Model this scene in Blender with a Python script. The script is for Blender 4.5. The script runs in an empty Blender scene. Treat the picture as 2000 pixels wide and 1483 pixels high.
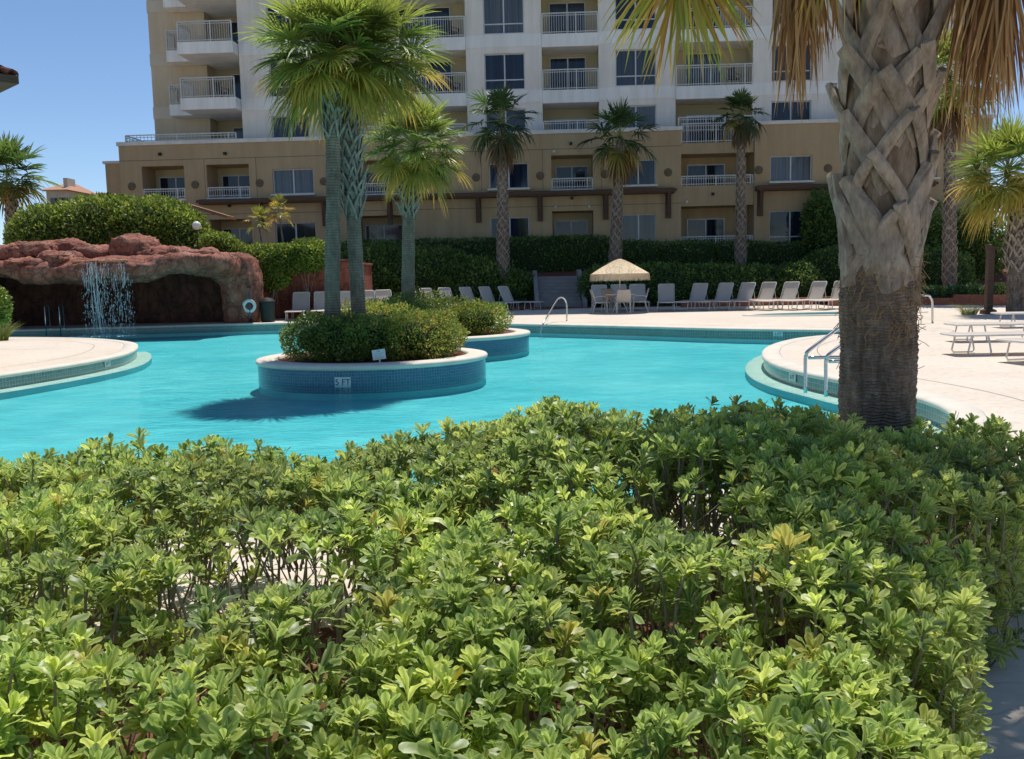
import bpy, math, random
import numpy as np
from mathutils import Vector, Matrix, noise
R_ = math.radians
# ---------------------------------------------------------------- camera, sky, sun
scene = bpy.context.scene
col = scene.collection
F, CX, CY = 1800., 1000., 741.5
PIT, ROLL, CH = math.atan(206 / 1800.), .021, 1.6
cp, sp, cr, sr = math.cos(PIT), math.sin(PIT), math.cos(ROLL), math.sin(ROLL)
FW = Vector((0, cp, -sp))
RT = Vector((cr, -sr * sp, -sr * cp))
UP = Vector((sr, cr * sp, cr * cp))
cam_d = bpy.data.cameras.new("camera")
cam = bpy.data.objects.new("camera", cam_d)
col.objects.link(cam)
cam.matrix_world = Matrix(((RT.x, UP.x, -FW.x, 0), (RT.y, UP.y, -FW.y, 0), (RT.z, UP.z, -FW.z, CH), (0, 0, 0, 1)))
cam_d.sensor_width = 36
cam_d.lens = F / 2000 * 36
cam_d.clip_start = .05
cam_d.clip_end = 5000
scene.camera = cam

SUN_EL, SUN_AZ = R_(67), R_(15)          # azimuth measured from +Y towards +X
w = bpy.data.worlds.new("World")
scene.world = w
w.use_nodes = True
nt = w.node_tree
nt.nodes.clear()
sky = nt.nodes.new('ShaderNodeTexSky')
sky.sky_type = 'NISHITA'
sky.sun_disc = False
sky.sun_elevation = SUN_EL
sky.sun_rotation = SUN_AZ
sky.air_density = 1.0
sky.dust_density = .05
sky.ozone_density = 4.5
sky.altitude = 1800
bgn = nt.nodes.new('ShaderNodeBackground')
bgn.inputs[1].default_value = .10
wo = nt.nodes.new('ShaderNodeOutputWorld')
nt.links.new(sky.outputs[0], bgn.inputs[0])
nt.links.new(bgn.outputs[0], wo.inputs[0])
sd = bpy.data.lights.new("sun", 'SUN')
sd.energy = 3.8
sd.angle = R_(.5)
sd.color = (1, .955, .88)
sun = bpy.data.objects.new("sun", sd)
col.objects.link(sun)
sdir = Vector((math.cos(SUN_EL) * math.sin(SUN_AZ), math.cos(SUN_EL) * math.cos(SUN_AZ), math.sin(SUN_EL)))
sun.rotation_euler = (-sdir).to_track_quat('-Z', 'Y').to_euler()
scene.view_settings.view_transform = 'Standard'
scene.view_settings.look = 'None'
scene.view_settings.exposure = .33
scene.view_settings.gamma = 1

# ---------------------------------------------------------------- helpers
def ray(x, y):
    return FW + RT * ((x - CX) / F) - UP * ((y - CY) / F)
def G(x, y, z=0.):
    r = ray(x, y); t = (z - CH) / r.z
    return (r.x * t, r.y * t)
def D(x, y, d):
    r = ray(x, y); t = d / r.y
    return Vector((r.x * t, d, CH + r.z * t))
TH = R_(2.8)
def U_(x, y, v=0.):
    r = ray(x, y); n = (math.sin(TH), math.cos(TH))
    t = (50.8 * n[1] + v) / (r.x * n[0] + r.y * n[1])
    return r.x * t * math.cos(TH) - (r.y * t - 50.8) * math.sin(TH)

def tag(o, label=None, cat=None, group=None, kind=None):
    if label: o["label"] = label
    if cat: o["category"] = cat
    if group: o["group"] = group
    if kind: o["kind"] = kind
    return o
def thing(name, label, cat, loc=(0, 0, 0), rz=0, group=None):
    o = bpy.data.objects.new(name, None)
    o.empty_display_size = .2
    col.objects.link(o)
    o.location = loc
    o.rotation_euler = (0, 0, rz)
    return tag(o, label, cat, group)
def link(name, me, parent=None):
    o = bpy.data.objects.new(name, me)
    col.objects.link(o)
    if parent is not None: o.parent = parent
    return o
CHILD = {}
def copy_tree(o, parent=None):
    c = o.copy(); col.objects.link(c)
    if parent is not None: c.parent = parent
    for ch in list(o.children):
        copy_tree(ch, c)
    return c

class MB:
    def __init__(s): s.v = []; s.f = []; s.uv = None
    def add(s, vs, fs):
        b = len(s.v); s.v += [tuple(v) for v in vs]; s.f += [tuple(i + b for i in f) for f in fs]
    def box(s, x0, x1, y0, y1, z0, z1):
        s.add([(x0, y0, z0), (x1, y0, z0), (x1, y1, z0), (x0, y1, z0), (x0, y0, z1), (x1, y0, z1), (x1, y1, z1), (x0, y1, z1)],
              [(0, 3, 2, 1), (4, 5, 6, 7), (0, 1, 5, 4), (1, 2, 6, 5), (2, 3, 7, 6), (3, 0, 4, 7)])
    def obox(s, c, ax, ay, az):   # oriented box, half-axis vectors
        c = Vector(c); ax = Vector(ax); ay = Vector(ay); az = Vector(az)
        vs = [c + ax * i + ay * j + az * k for k in (-1, 1) for i, j in ((-1, -1), (1, -1), (1, 1), (-1, 1))]
        s.add(vs, [(0, 3, 2, 1), (4, 5, 6, 7), (0, 1, 5, 4), (1, 2, 6, 5), (2, 3, 7, 6), (3, 0, 4, 7)])
    def tube(s, pts, r, n=8, cap=True):
        pts = [Vector(p) for p in pts]; m = len(pts)
        rs = r if isinstance(r, (list, tuple)) else [r] * m
        ref = Vector((0, 0, 1)); rings = []
        t0 = (pts[1] - pts[0]).normalized()
        if abs(t0.z) > .9: ref = Vector((1, 0, 0))
        nrm = (ref - t0 * ref.dot(t0)).normalized()
        for i, p in enumerate(pts):
            t = (pts[min(i + 1, m - 1)] - pts[max(i - 1, 0)]).normalized()
            nrm = (nrm - t * nrm.dot(t)).normalized(); bn = t.cross(nrm)
            rings.append([p + (nrm * math.cos(a) + bn * math.sin(a)) * rs[i] for a in [2 * math.pi * k / n for k in range(n)]])
        vs = [v for rg in rings for v in rg]
        fs = [(i * n + k, i * n + (k + 1) % n, (i + 1) * n + (k + 1) % n, (i + 1) * n + k) for i in range(m - 1) for k in range(n)]
        if cap: fs += [tuple(range(n))[::-1], tuple((m - 1) * n + k for k in range(n))]
        s.add(vs, fs)
    def lathe(s, prof, n=24, c=(0, 0)):
        vs = []; m = len(prof)
        for r, z in prof:
            for k in range(n):
                a = 2 * math.pi * k / n; vs.append((c[0] + r * math.cos(a), c[1] + r * math.sin(a), z))
        fs = [(i * n + k, i * n + (k + 1) % n, (i + 1) * n + (k + 1) % n, (i + 1) * n + k) for i in range(m - 1) for k in range(n)]
        s.add(vs, fs)
    def prism(s, poly, z0, z1):
        n = len(poly)
        s.add([(x, y, z0) for x, y in poly] + [(x, y, z1) for x, y in poly],
              [tuple(range(n))[::-1], tuple(range(n, 2 * n))] + [(i, (i + 1) % n, n + (i + 1) % n, n + i) for i in range(n)])
    def build(s, name, m, parent=None, smooth=False, world=False, bevel=0):
        me = bpy.data.meshes.new(name)
        v = s.v
        if world and parent is not None:
            L = parent.location; v = [(a - L.x, b - L.y, c - L.z) for a, b, c in v]
        me.from_pydata(v, [], s.f); me.update()
        if m: me.materials.append(m)
        if smooth: me.polygons.foreach_set('use_smooth', [True] * len(me.polygons))
        o = link(name, me, parent)
        if bevel:
            b = o.modifiers.new('bevel', 'BEVEL'); b.width = bevel; b.segments = 2; b.limit_method = 'ANGLE'
        return o

def np_mesh(name, V, Q, m, parent=None, C=None, smooth=False, world=False, loc=None):
    V = np.asarray(V, dtype=np.float32).reshape(-1, 3); Q = np.asarray(Q, dtype=np.int32).reshape(-1, 4)
    if world and parent is not None: V = V - np.array(parent.location, dtype=np.float32)
    me = bpy.data.meshes.new(name)
    me.vertices.add(len(V)); me.vertices.foreach_set('co', V.ravel())
    me.loops.add(Q.size); me.loops.foreach_set('vertex_index', Q.ravel())
    me.polygons.add(len(Q)); me.polygons.foreach_set('loop_start', np.arange(0, Q.size, 4, dtype=np.int32))
    if smooth: me.polygons.foreach_set('use_smooth', np.ones(len(Q), dtype=bool))
    me.update(calc_edges=True)
    if C is not None:
        at = me.color_attributes.new('Col', 'FLOAT_COLOR', 'POINT')
        C4 = np.ones((len(V), 4), dtype=np.float32); C4[:, :3] = C
        at.data.foreach_set('color', C4.ravel())
    me.materials.append(m)
    return link(name, me, parent)

# ---------------------------------------------------------------- materials
def nm(name):
    m = bpy.data.materials.new(name); m.use_nodes = True
    n = m.node_tree; b = n.nodes['Principled BSDF']
    return m, n, b
def coords(n, scale=(1, 1, 1), kind='Object'):
    t = n.nodes.new('ShaderNodeTexCoord'); mp = n.nodes.new('ShaderNodeMapping')
    mp.inputs['Scale'].default_value = scale
    n.links.new(t.outputs[kind], mp.inputs[0]); return mp.outputs[0]
def noise_n(n, vec, scale, detail=4, rough=.6):
    x = n.nodes.new('ShaderNodeTexNoise'); x.inputs['Scale'].default_value = scale
    x.inputs['Detail'].default_value = detail; x.inputs['Roughness'].default_value = rough
    n.links.new(vec, x.inputs['Vector']); return x.outputs['Fac']
def ramp(n, fac, stops):
    r = n.nodes.new('ShaderNodeValToRGB'); e = r.color_ramp.elements
    while len(e) < len(stops): e.new(.5)
    for i, (p, c) in enumerate(stops): e[i].position = p; e[i].color = (*c, 1)
    n.links.new(fac, r.inputs[0]); return r.outputs[0]
def bump(n, b, h, strength=.3, dist=.02):
    bp = n.nodes.new('ShaderNodeBump'); bp.inputs['Strength'].default_value = strength; bp.inputs['Distance'].default_value = dist
    n.links.new(h, bp.inputs['Height']); n.links.new(bp.outputs[0], b.inputs['Normal'])
def mixc(n, a, b_, fac, mode='MIX'):
    m = n.nodes.new('ShaderNodeMix'); m.data_type = 'RGBA'; m.blend_type = mode
    for s, v in ((m.inputs[0], fac), (m.inputs[6], a), (m.inputs[7], b_)):
        if isinstance(v, (int, float)): s.default_value = v
        elif isinstance(v, tuple): s.default_value = (*v, 1)
        else: n.links.new(v, s)
    return m.outputs[2]
def M(name, c1, c2=None, scale=3, rough=.8, bstr=.2, bdist=.01, bscale=None, vec=(1, 1, 1), spec=.3, metal=0, lo=.35, hi=.65):
    m, n, b = nm(name)
    c2 = c2 or tuple(x * .85 for x in c1)
    v = coords(n, vec)
    f = noise_n(n, v, scale)
    n.links.new(ramp(n, f, [(lo, c1), (hi, c2)]), b.inputs['Base Color'])
    b.inputs['Roughness'].default_value = rough; b.inputs['Specular IOR Level'].default_value = spec; b.inputs['Metallic'].default_value = metal
    if bstr: bump(n, b, noise_n(n, v, bscale or scale * 6), bstr, bdist)
    return m
def leafmat(name, trans=.35, rough=.42, spec=.4):
    m, n, b = nm(name)
    a = n.nodes.new('ShaderNodeAttribute'); a.attribute_name = 'Col'
    n.links.new(a.outputs['Color'], b.inputs['Base Color'])
    b.inputs['Roughness'].default_value = rough; b.inputs['Specular IOR Level'].default_value = spec
    t = n.nodes.new('ShaderNodeBsdfTranslucent')
    hs = n.nodes.new('ShaderNodeHueSaturation'); hs.inputs['Value'].default_value = 1.8; hs.inputs['Saturation'].default_value = 1.0; hs.inputs['Hue'].default_value = .485
    n.links.new(a.outputs['Color'], hs.inputs['Color']); n.links.new(hs.outputs[0], t.inputs['Color'])
    mx = n.nodes.new('ShaderNodeMixShader'); mx.inputs[0].default_value = trans
    n.links.new(b.outputs[0], mx.inputs[1]); n.links.new(t.outputs[0], mx.inputs[2])
    n.links.new(mx.outputs[0], n.nodes['Material Output'].inputs['Surface'])
    return m

mt = {}
mt['leaf'] = leafmat('leaf')
mt['gloss_leaf'] = leafmat('glossy leaf', .45, .40, .45)
mt['frond'] = leafmat('palm frond', .38, .45, .4)
mt['dead'] = leafmat('dead frond', .25, .75, .15)
mt['branch'] = M('branch bark', (.16, .12, .085), (.3, .25, .19), 12, .85)
mt['stucco_white'] = M('white stucco', (.86, .79, .72), (.80, .73, .66), .5, .9, .1)
mt['stucco_band'] = M('band stucco', (.90, .87, .84), (.85, .82, .79), .8, .9, .1)
mt['stucco_beige'] = M('beige stucco', (.64, .52, .37), (.60, .48, .34), .4, .9, .1)
mt['stucco_tan'] = M('tan stucco', (.50, .37, .22), (.44, .325, .19), .35, .9, .12)
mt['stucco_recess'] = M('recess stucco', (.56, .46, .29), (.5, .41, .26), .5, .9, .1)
mt['cap'] = M('cap stone', (.72, .68, .62), None, 2, .8)
mt['brown_wood'] = M('dark brown wood', (.085, .05, .035), (.12, .075, .05), 4, .75, vec=(1, 1, 8))
mt['rail'] = M('painted railing', (.62, .61, .58), None, 3, .5, 0)
mt['white_metal'] = M('white powder coat', (.74, .71, .65), None, 4, .4, 0)
mt['steel'] = M('brushed steel', (.62, .62, .6), None, 20, .22, 0, metal=1)
mt['win_frame'] = M('window frame', (.62, .62, .62), None, 3, .5, 0)
mt['soil'] = M('mulch', (.12, .045, .028), (.26, .10, .06), 30, .95, 1, .02, 60)
mt['dark'] = M('dark iron', (.03, .027, .025), None, 4, .6, 0)
mt['asphalt'] = M('grey concrete', (.32, .30, .28), (.26, .24, .22), 3, .9)
mt['plaster'] = M('pool plaster edge', (.62, .66, .56), (.55, .6, .5), 3, .7, .1)
mt['buoy'] = M('white buoy', (.8, .8, .78), None, 4, .4, 0)
mt['red_roof'] = M('clay roof', (.50, .26, .17), (.42, .22, .14), 2, .8)
mt['pale_wall'] = M('pale wall', (.62, .52, .42), None, 1, .9)

def weather(k):
    m = mt[k]; n = m.node_tree; b = n.nodes['Principled BSDF']; src = b.inputs['Base Color'].links[0].from_socket
    f = noise_n(n, coords(n, (1.4, 1.4, .12)), 1.6, 5, .7); g = noise_n(n, coords(n), .18, 3)
    c = mixc(n, src, ramp(n, f, [(.35, (.78, .76, .73)), (.6, (1, 1, 1))]), .55, 'MULTIPLY')
    n.links.new(mixc(n, c, ramp(n, g, [(.35, (.9, .89, .87)), (.65, (1, 1, 1))]), .8, 'MULTIPLY'), b.inputs['Base Color'])
for k in ('stucco_white', 'stucco_band', 'stucco_beige', 'stucco_tan'): weather(k)
def glass():
    m, n, b = nm('window glass')
    v = coords(n, (1, 1, 1))
    f = noise_n(n, coords(n, (6, 1, .12)), 1.2, 2)
    oi = n.nodes.new('ShaderNodeObjectInfo')
    cur = ramp(n, noise_n(n, coords(n, (14, 1, .1)), 1.5, 2), [(.35, (.05, .06, .075)), (.65, (.12, .13, .145))])
    rg = ramp(n, oi.outputs['Random'], [(.55, (0, 0, 0)), (.75, (1, 1, 1))])
    n.links.new(mixc(n, ramp(n, f, [(.35, (.005, .009, .02)), (.65, (.018, .028, .05))]), cur, rg), b.inputs['Base Color'])
    b.inputs['Roughness'].default_value = .06; b.inputs['Specular IOR Level'].default_value = .5
    bump(n, b, noise_n(n, v, .7, 1), .08, .05)
    return m
mt['glass'] = glass()

def deckmat():
    m, n, b = nm('stamped deck')
    v = coords(n)
    f = noise_n(n, v, .5, 6); g = noise_n(n, v, 9, 5)
    c = ramp(n, f, [(.3, (.66, .565, .46)), (.7, (.74, .65, .545))])
    c = mixc(n, c, ramp(n, g, [(.35, (.82, .8, .78)), (.6, (1, 1, 1))]), .6, 'MULTIPLY')
    # stamped irregular joints
    nz = n.nodes.new('ShaderNodeTexNoise'); nz.inputs['Scale'].default_value = 1.5
    n.links.new(v, nz.inputs['Vector'])
    ad = n.nodes.new('ShaderNodeVectorMath'); ad.operation = 'MULTIPLY_ADD'; ad.inputs[1].default_value = (.5, .5, 0)
    n.links.new(nz.outputs['Color'], ad.inputs[0]); n.links.new(v, ad.inputs[2])
    vo = n.nodes.new('ShaderNodeTexVoronoi'); vo.feature = 'DISTANCE_TO_EDGE'; vo.inputs['Scale'].default_value = 2.3
    mp = n.nodes.new('ShaderNodeMapping'); mp.inputs['Scale'].default_value = (.75, 2.2, 1); mp.inputs['Rotation'].default_value = (0, 0, .3)
    n.links.new(ad.outputs[0], mp.inputs[0]); n.links.new(mp.outputs[0], vo.inputs['Vector'])
    j = ramp(n, vo.outputs['Distance'], [(.0, (.72, .68, .64)), (.03, (1, 1, 1))])
    c = mixc(n, c, j, .55, 'MULTIPLY')
    n.links.new(c, b.inputs['Base Color']); b.inputs['Roughness'].default_value = .75; b.inputs['Specular IOR Level'].default_value = .3
    bump(n, b, j, .25, .01)
    return m
mt['deck'] = deckmat()
mt['coping'] = M('coping concrete', (.72, .655, .56), (.64, .575, .48), 2.5, .7, .15, .004, 40)

def tilemat(name, cs, su, sv):
    m, n, b = nm(name)
    v = coords(n, (1, 1, 1), 'UV')
    br = n.nodes.new('ShaderNodeTexBrick'); br.offset = 0; br.inputs['Scale'].default_value = 1
    br.inputs['Brick Width'].default_value = su; br.inputs['Row Height'].default_value = sv; br.inputs['Mortar Size'].default_value = .004
    br.inputs['Color1'].default_value = (0, 0, 0, 1); br.inputs['Color2'].default_value = (1, 1, 1, 1); br.inputs['Mortar'].default_value = (.5, .5, .5, 1)
    n.links.new(v, br.inputs['Vector'])
    vo = n.nodes.new('ShaderNodeTexVoronoi'); vo.inputs['Scale'].default_value = 1 / su * 3.2; n.links.new(v, vo.inputs['Vector'])
    c = ramp(n, br.outputs['Color'], [(0, cs[0]), (1, cs[1])])
    c = mixc(n, c, ramp(n, vo.outputs['Distance'], [(.25, cs[2]), (.5, cs[0])]), .5)
    mxf = mixc(n, c, cs[3], br.outputs['Fac'])
    n.links.new(mxf, b.inputs['Base Color']); b.inputs['Roughness'].default_value = .2
    return m
mt['tile_blue'] = tilemat('blue mosaic tile', [(.025, .085, .17), (.05, .14, .24), (.16, .30, .40), (.13, .22, .28)], .05, .05)
mt['tile_grey'] = tilemat('grey pool tile', [(.14, .18, .18), (.24, .28, .26), (.33, .36, .34), (.42, .43, .4)], .075, .075)

def poolfloor():
    m, n, b = nm('pool floor plaster')
    v = coords(n)
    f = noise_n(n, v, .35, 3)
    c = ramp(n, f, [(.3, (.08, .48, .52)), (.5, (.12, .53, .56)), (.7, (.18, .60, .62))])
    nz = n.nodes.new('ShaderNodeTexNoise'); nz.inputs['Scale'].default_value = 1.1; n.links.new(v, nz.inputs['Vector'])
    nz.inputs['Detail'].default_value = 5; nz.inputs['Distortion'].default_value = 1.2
    c = mixc(n, c, ramp(n, nz.outputs['Fac'], [(.35, (.86, .9, .92)), (.65, (1.06, 1.03, 1.02))]), 1.0, 'MULTIPLY')  # finer distorted noise paints caustic-like light variation into the floor colour
    n.links.new(c, b.inputs['Base Color']); b.inputs['Roughness'].default_value = .9; b.inputs['Specular IOR Level'].default_value = .1
    return m
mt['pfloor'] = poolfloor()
def water():
    m, n, b = nm('pool water')
    n.nodes.remove(b)
    v = coords(n, (1, 1, 1))
    n1 = noise_n(n, coords(n, (1, 1.5, 1)), 1.3, 3, .5); n2 = noise_n(n, coords(n, (1, 1.9, 1)), 5, 3, .55)
    ad = n.nodes.new('ShaderNodeMath'); ad.operation = 'MULTIPLY_ADD'; ad.inputs[1].default_value = .45
    n.links.new(n2, ad.inputs[0]); n.links.new(n1, ad.inputs[2])
    bp = n.nodes.new('ShaderNodeBump'); bp.inputs['Strength'].default_value = .85; bp.inputs['Distance'].default_value = .08
    n.links.new(ad.outputs[0], bp.inputs['Height'])
    fr = n.nodes.new('ShaderNodeFresnel'); fr.inputs['IOR'].default_value = 1.33; n.links.new(bp.outputs[0], fr.inputs['Normal'])
    mu = n.nodes.new('ShaderNodeMath'); mu.operation = 'MULTIPLY'; mu.inputs[1].default_value = .5; n.links.new(fr.outputs[0], mu.inputs[0])
    tr = n.nodes.new('ShaderNodeBsdfTransparent'); tr.inputs[0].default_value = (.82, .98, .985, 1)
    gl = n.nodes.new('ShaderNodeBsdfGlossy'); gl.inputs['Roughness'].default_value = .05; n.links.new(bp.outputs[0], gl.inputs['Normal'])
    mx = n.nodes.new('ShaderNodeMixShader'); n.links.new(mu.outputs[0], mx.inputs[0]); n.links.new(tr.outputs[0], mx.inputs[1]); n.links.new(gl.outputs[0], mx.inputs[2])
    n.links.new(mx.outputs[0], n.nodes['Material Output'].inputs['Surface'])
    return m
mt['water'] = water()
def rockmat(name, c1, c2, c3):
    m, n, b = nm(name)
    v = coords(n)
    f = noise_n(n, v, 1.3, 8, .65); g = noise_n(n, coords(n, (1, 1, .25)), 5, 6)
    c = ramp(n, f, [(.3, c1), (.5, c2), (.7, c3)])
    c = mixc(n, c, ramp(n, g, [(.3, (.4, .36, .36)), (.65, (1.15, 1.15, 1.15))]), .9, 'MULTIPLY')
    vo = n.nodes.new('ShaderNodeTexVoronoi'); vo.feature = 'DISTANCE_TO_EDGE'; vo.inputs['Scale'].default_value = 1.6; nd = n.nodes.new('ShaderNodeTexNoise'); nd.inputs['Scale'].default_value = 2.5; n.links.new(v, nd.inputs['Vector'])
    va = n.nodes.new('ShaderNodeVectorMath'); va.operation = 'MULTIPLY_ADD'; va.inputs[1].default_value = (.9, .9, .9); n.links.new(nd.outputs['Color'], va.inputs[0]); n.links.new(v, va.inputs[2]); n.links.new(va.outputs[0], vo.inputs['Vector'])
    cr_ = ramp(n, vo.outputs['Distance'], [(.0, (.3, .3, .3)), (.06, (1, 1, 1))]); c = mixc(n, c, cr_, .7, 'MULTIPLY')
    n.links.new(c, b.inputs['Base Color']); b.inputs['Roughness'].default_value = .85
    hm = n.nodes.new('ShaderNodeMath'); hm.operation = 'MULTIPLY_ADD'; hm.inputs[1].default_value = .6; n.links.new(cr_, hm.inputs[0]); n.links.new(noise_n(n, v, 7, 8, .7), hm.inputs[2])
    bump(n, b, hm.outputs[0], .8, .06)
    return m
mt['rock'] = rockmat('red rock', (.24, .075, .045), (.33, .115, .07), (.43, .21, .15))
mt['rock_dark'] = rockmat('dark cave rock', (.07, .025, .018), (.12, .045, .03), (.18, .07, .05))  # darker copy of the red rock for the cave back wall
mt['red_wall'] = rockmat('red stained wall', (.25, .065, .04), (.32, .09, .055), (.35, .12, .08))
def barkmat(name, c1, c2, c3, zs=1, ring=22, blend=None):
    m, n, b = nm(name)
    v = coords(n)
    f = noise_n(n, coords(n, (1, 1, .25)), 14 * zs, 6, .7); g = noise_n(n, v, 2.2 * zs, 4)
    wv = n.nodes.new('ShaderNodeTexWave'); wv.bands_direction = 'Z'; wv.inputs['Scale'].default_value = ring / 6.28; wv.inputs['Distortion'].default_value = 3.0
    wv.inputs['Detail'].default_value = 3; n.links.new(v, wv.inputs['Vector'])
    c = ramp(n, f, [(.3, c1), (.5, c2), (.72, c3)])
    c = mixc(n, c, ramp(n, g, [(.35, (.62, .58, .55)), (.6, (1.1, 1.08, 1.05))]), .7, 'MULTIPLY')
    c = mixc(n, c, ramp(n, wv.outputs['Fac'], [(.0, (.6, .57, .55)), (.45, (1, 1, 1))]), .3, 'MULTIPLY')
    if blend:
        sx = n.nodes.new('ShaderNodeSeparateXYZ'); n.links.new(v, sx.inputs[0])
        mr = n.nodes.new('ShaderNodeMath'); mr.operation = 'MULTIPLY_ADD'; mr.inputs[1].default_value = .7; n.links.new(noise_n(n, v, 7, 5), mr.inputs[0]); n.links.new(sx.outputs['Z'], mr.inputs[2])
        rg = n.nodes.new('ShaderNodeMapRange'); rg.inputs[1].default_value = blend[0] + .35; rg.inputs[2].default_value = blend[1] + .35; n.links.new(mr.outputs[0], rg.inputs[0])
        up_c = ramp(n, noise_n(n, coords(n, (1, 1, .35)), 16, 6), [(.3, (.09, .062, .042)), (.5, (.20, .15, .105)), (.7, (.33, .27, .2))])
        c = mixc(n, c, up_c, rg.outputs[0])
    n.links.new(c, b.inputs['Base Color']); b.inputs['Roughness'].default_value = .92; b.inputs['Specular IOR Level'].default_value = .15
    ad = n.nodes.new('ShaderNodeMath'); ad.operation = 'ADD'; n.links.new(f, ad.inputs[0])
    wh = wv.outputs['Fac']
    if blend:
        wv.inputs['Distortion'].default_value = 7
        iv = n.nodes.new('ShaderNodeMath'); iv.operation = 'SUBTRACT'; iv.inputs[0].default_value = 1; n.links.new(rg.outputs[0], iv.inputs[1])
        im = n.nodes.new('ShaderNodeMath'); im.operation = 'MULTIPLY'; n.links.new(iv.outputs[0], im.inputs[0]); n.links.new(wh, im.inputs[1]); wh = im.outputs[0]
    n.links.new(wh, ad.inputs[1])
    bump(n, b, ad.outputs[0], .8, .02)
    return m
mt['bark_big'] = barkmat('fibrous palm bark', (.15, .11, .08), (.29, .23, .18), (.47, .40, .33), 1.6, 110, blend=(1.35, 1.75))
mt['boot'] = barkmat('palm boots', (.24, .20, .155), (.38, .325, .265), (.52, .46, .385), 2.2, 9)
mt['boot_in'] = M('fibre between boots', (.13, .085, .05), (.24, .17, .10), 25, .95, .8, .02)
mt['bark_grey'] = barkmat('grey green palm trunk', (.14, .125, .095), (.21, .195, .155), (.29, .27, .22), 1, 40)
mt['bark_brown'] = barkmat('brown palm trunk', (.10, .07, .05), (.22, .17, .13), (.42, .36, .28), 1.3, 30)
def thatch():
    m, n, b = nm('palm thatch')
    v = coords(n, (1, 1, 1), 'UV')
    f = noise_n(n, coords(n, (1, 1, 1)), 30, 5)
    n.links.new(ramp(n, f, [(.3, (.62, .44, .25)), (.6, (.92, .74, .50))]), b.inputs['Base Color']); b.inputs['Roughness'].default_value = .9
    bump(n, b, f, .8, .03)
    return m
mt['thatch'] = thatch()
def sling():
    m, n, b = nm('woven sling')
    f = noise_n(n, coords(n, (1, 1, 1)), 3, 2)
    n.links.new(ramp(n, f, [(.3, (.66, .58, .48)), (.7, (.74, .66, .56))]), b.inputs['Base Color'])
    b.inputs['Roughness'].default_value = .7
    t = n.nodes.new('ShaderNodeBsdfTranslucent'); t.inputs[0].default_value = (.6, .52, .42, 1)
    mx = n.nodes.new('ShaderNodeMixShader'); mx.inputs[0].default_value = .3
    n.links.new(b.outputs[0], mx.inputs[1]); n.links.new(t.outputs[0], mx.inputs[2]); n.links.new(mx.outputs[0], n.nodes['Material Output'].inputs['Surface'])
    return m
mt['sling'] = sling()
def fallmat():
    m, n, b = nm('falling water')
    b.inputs['Base Color'].default_value = (.9, .94, .97, 1); b.inputs['Roughness'].default_value = .2
    tr = n.nodes.new('ShaderNodeBsdfTransparent'); mx = n.nodes.new('ShaderNodeMixShader'); mx.inputs[0].default_value = .45
    n.links.new(tr.outputs[0], mx.inputs[1]); n.links.new(b.outputs[0], mx.inputs[2]); n.links.new(mx.outputs[0], n.nodes['Material Output'].inputs['Surface'])
    return m
mt['fall'] = fallmat()

# ---------------------------------------------------------------- outlines
def crom(pts, k=10):
    out = []; n = len(pts)
    for i in range(n):
        p0, p1, p2, p3 = (np.array(pts[(i + j) % n], float) for j in (-1, 0, 1, 2))
        for s in range(k):
            t = s / k
            out.append(tuple(.5 * ((2 * p1) + (-p0 + p2) * t + (2 * p0 - 5 * p1 + 4 * p2 - p3) * t * t + (-p0 + 3 * p1 - 3 * p2 + p3) * t ** 3)))
    return out
def offs(P, d):     # offset to the right of travel
    P = np.array(P); T = np.roll(P, -1, 0) - np.roll(P, 1, 0); T /= np.linalg.norm(T, axis=1)[:, None]
    return P + np.stack([T[:, 1], -T[:, 0]], 1) * d
POOL = [(9.9, 22.9), (9.3, 22.3), (7.89, 22.1), (6.64, 21.2), (5.59, 19.6), (4.95, 18.0), (4.56, 16.3), (4.49, 14.8), (4.73, 13.2), (4.98, 11.7), (4.96, 10.5), (4.67, 9.6), (4.19, 8.75),
        (3.4, 7.75), (2.1, 6.85), (.4, 6.25), (-1.4, 5.95), (-3.4, 5.95), (-6.5, 6.4), (-9.8, 7.2), (-12.6, 9.5), (-13.2, 12.2), (-11.3, 14.6), (-9.6, 15.7), (-9.02, 17.3), (-8.72, 19.2), (-8.8, 21.0), (-9.45, 23.2), (-10.4, 25.0),
        (-12.5, 27.0), (-15.5, 28.3), (-18.8, 28.9), (-20.6, 30.0), (-19.9, 31.6), (-17.7, 32.6), (-13.5, 33.3), (-9.74, 33.9), (-6.4, 33.6), (-3, 32.0), (-.8, 30.6), (1.02, 29.3), (3.66, 27.25), (5.68, 25.5), (8.0, 24.0), (9.5, 23.4)]
POOL = POOL[::-1]    # counter-clockwise: right of travel = outside
pool = crom(POOL, 10)
def ell(cx, cy, rx, ry, n=96): return [(cx + rx * math.cos(2 * math.pi * i / n), cy + ry * math.sin(2 * math.pi * i / n)) for i in range(n)]
area = sum(pool[i][0] * pool[(i + 1) % len(pool)][1] - pool[(i + 1) % len(pool)][0] * pool[i][1] for i in range(len(pool)))
if area < 0: pool = pool[::-1]
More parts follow.
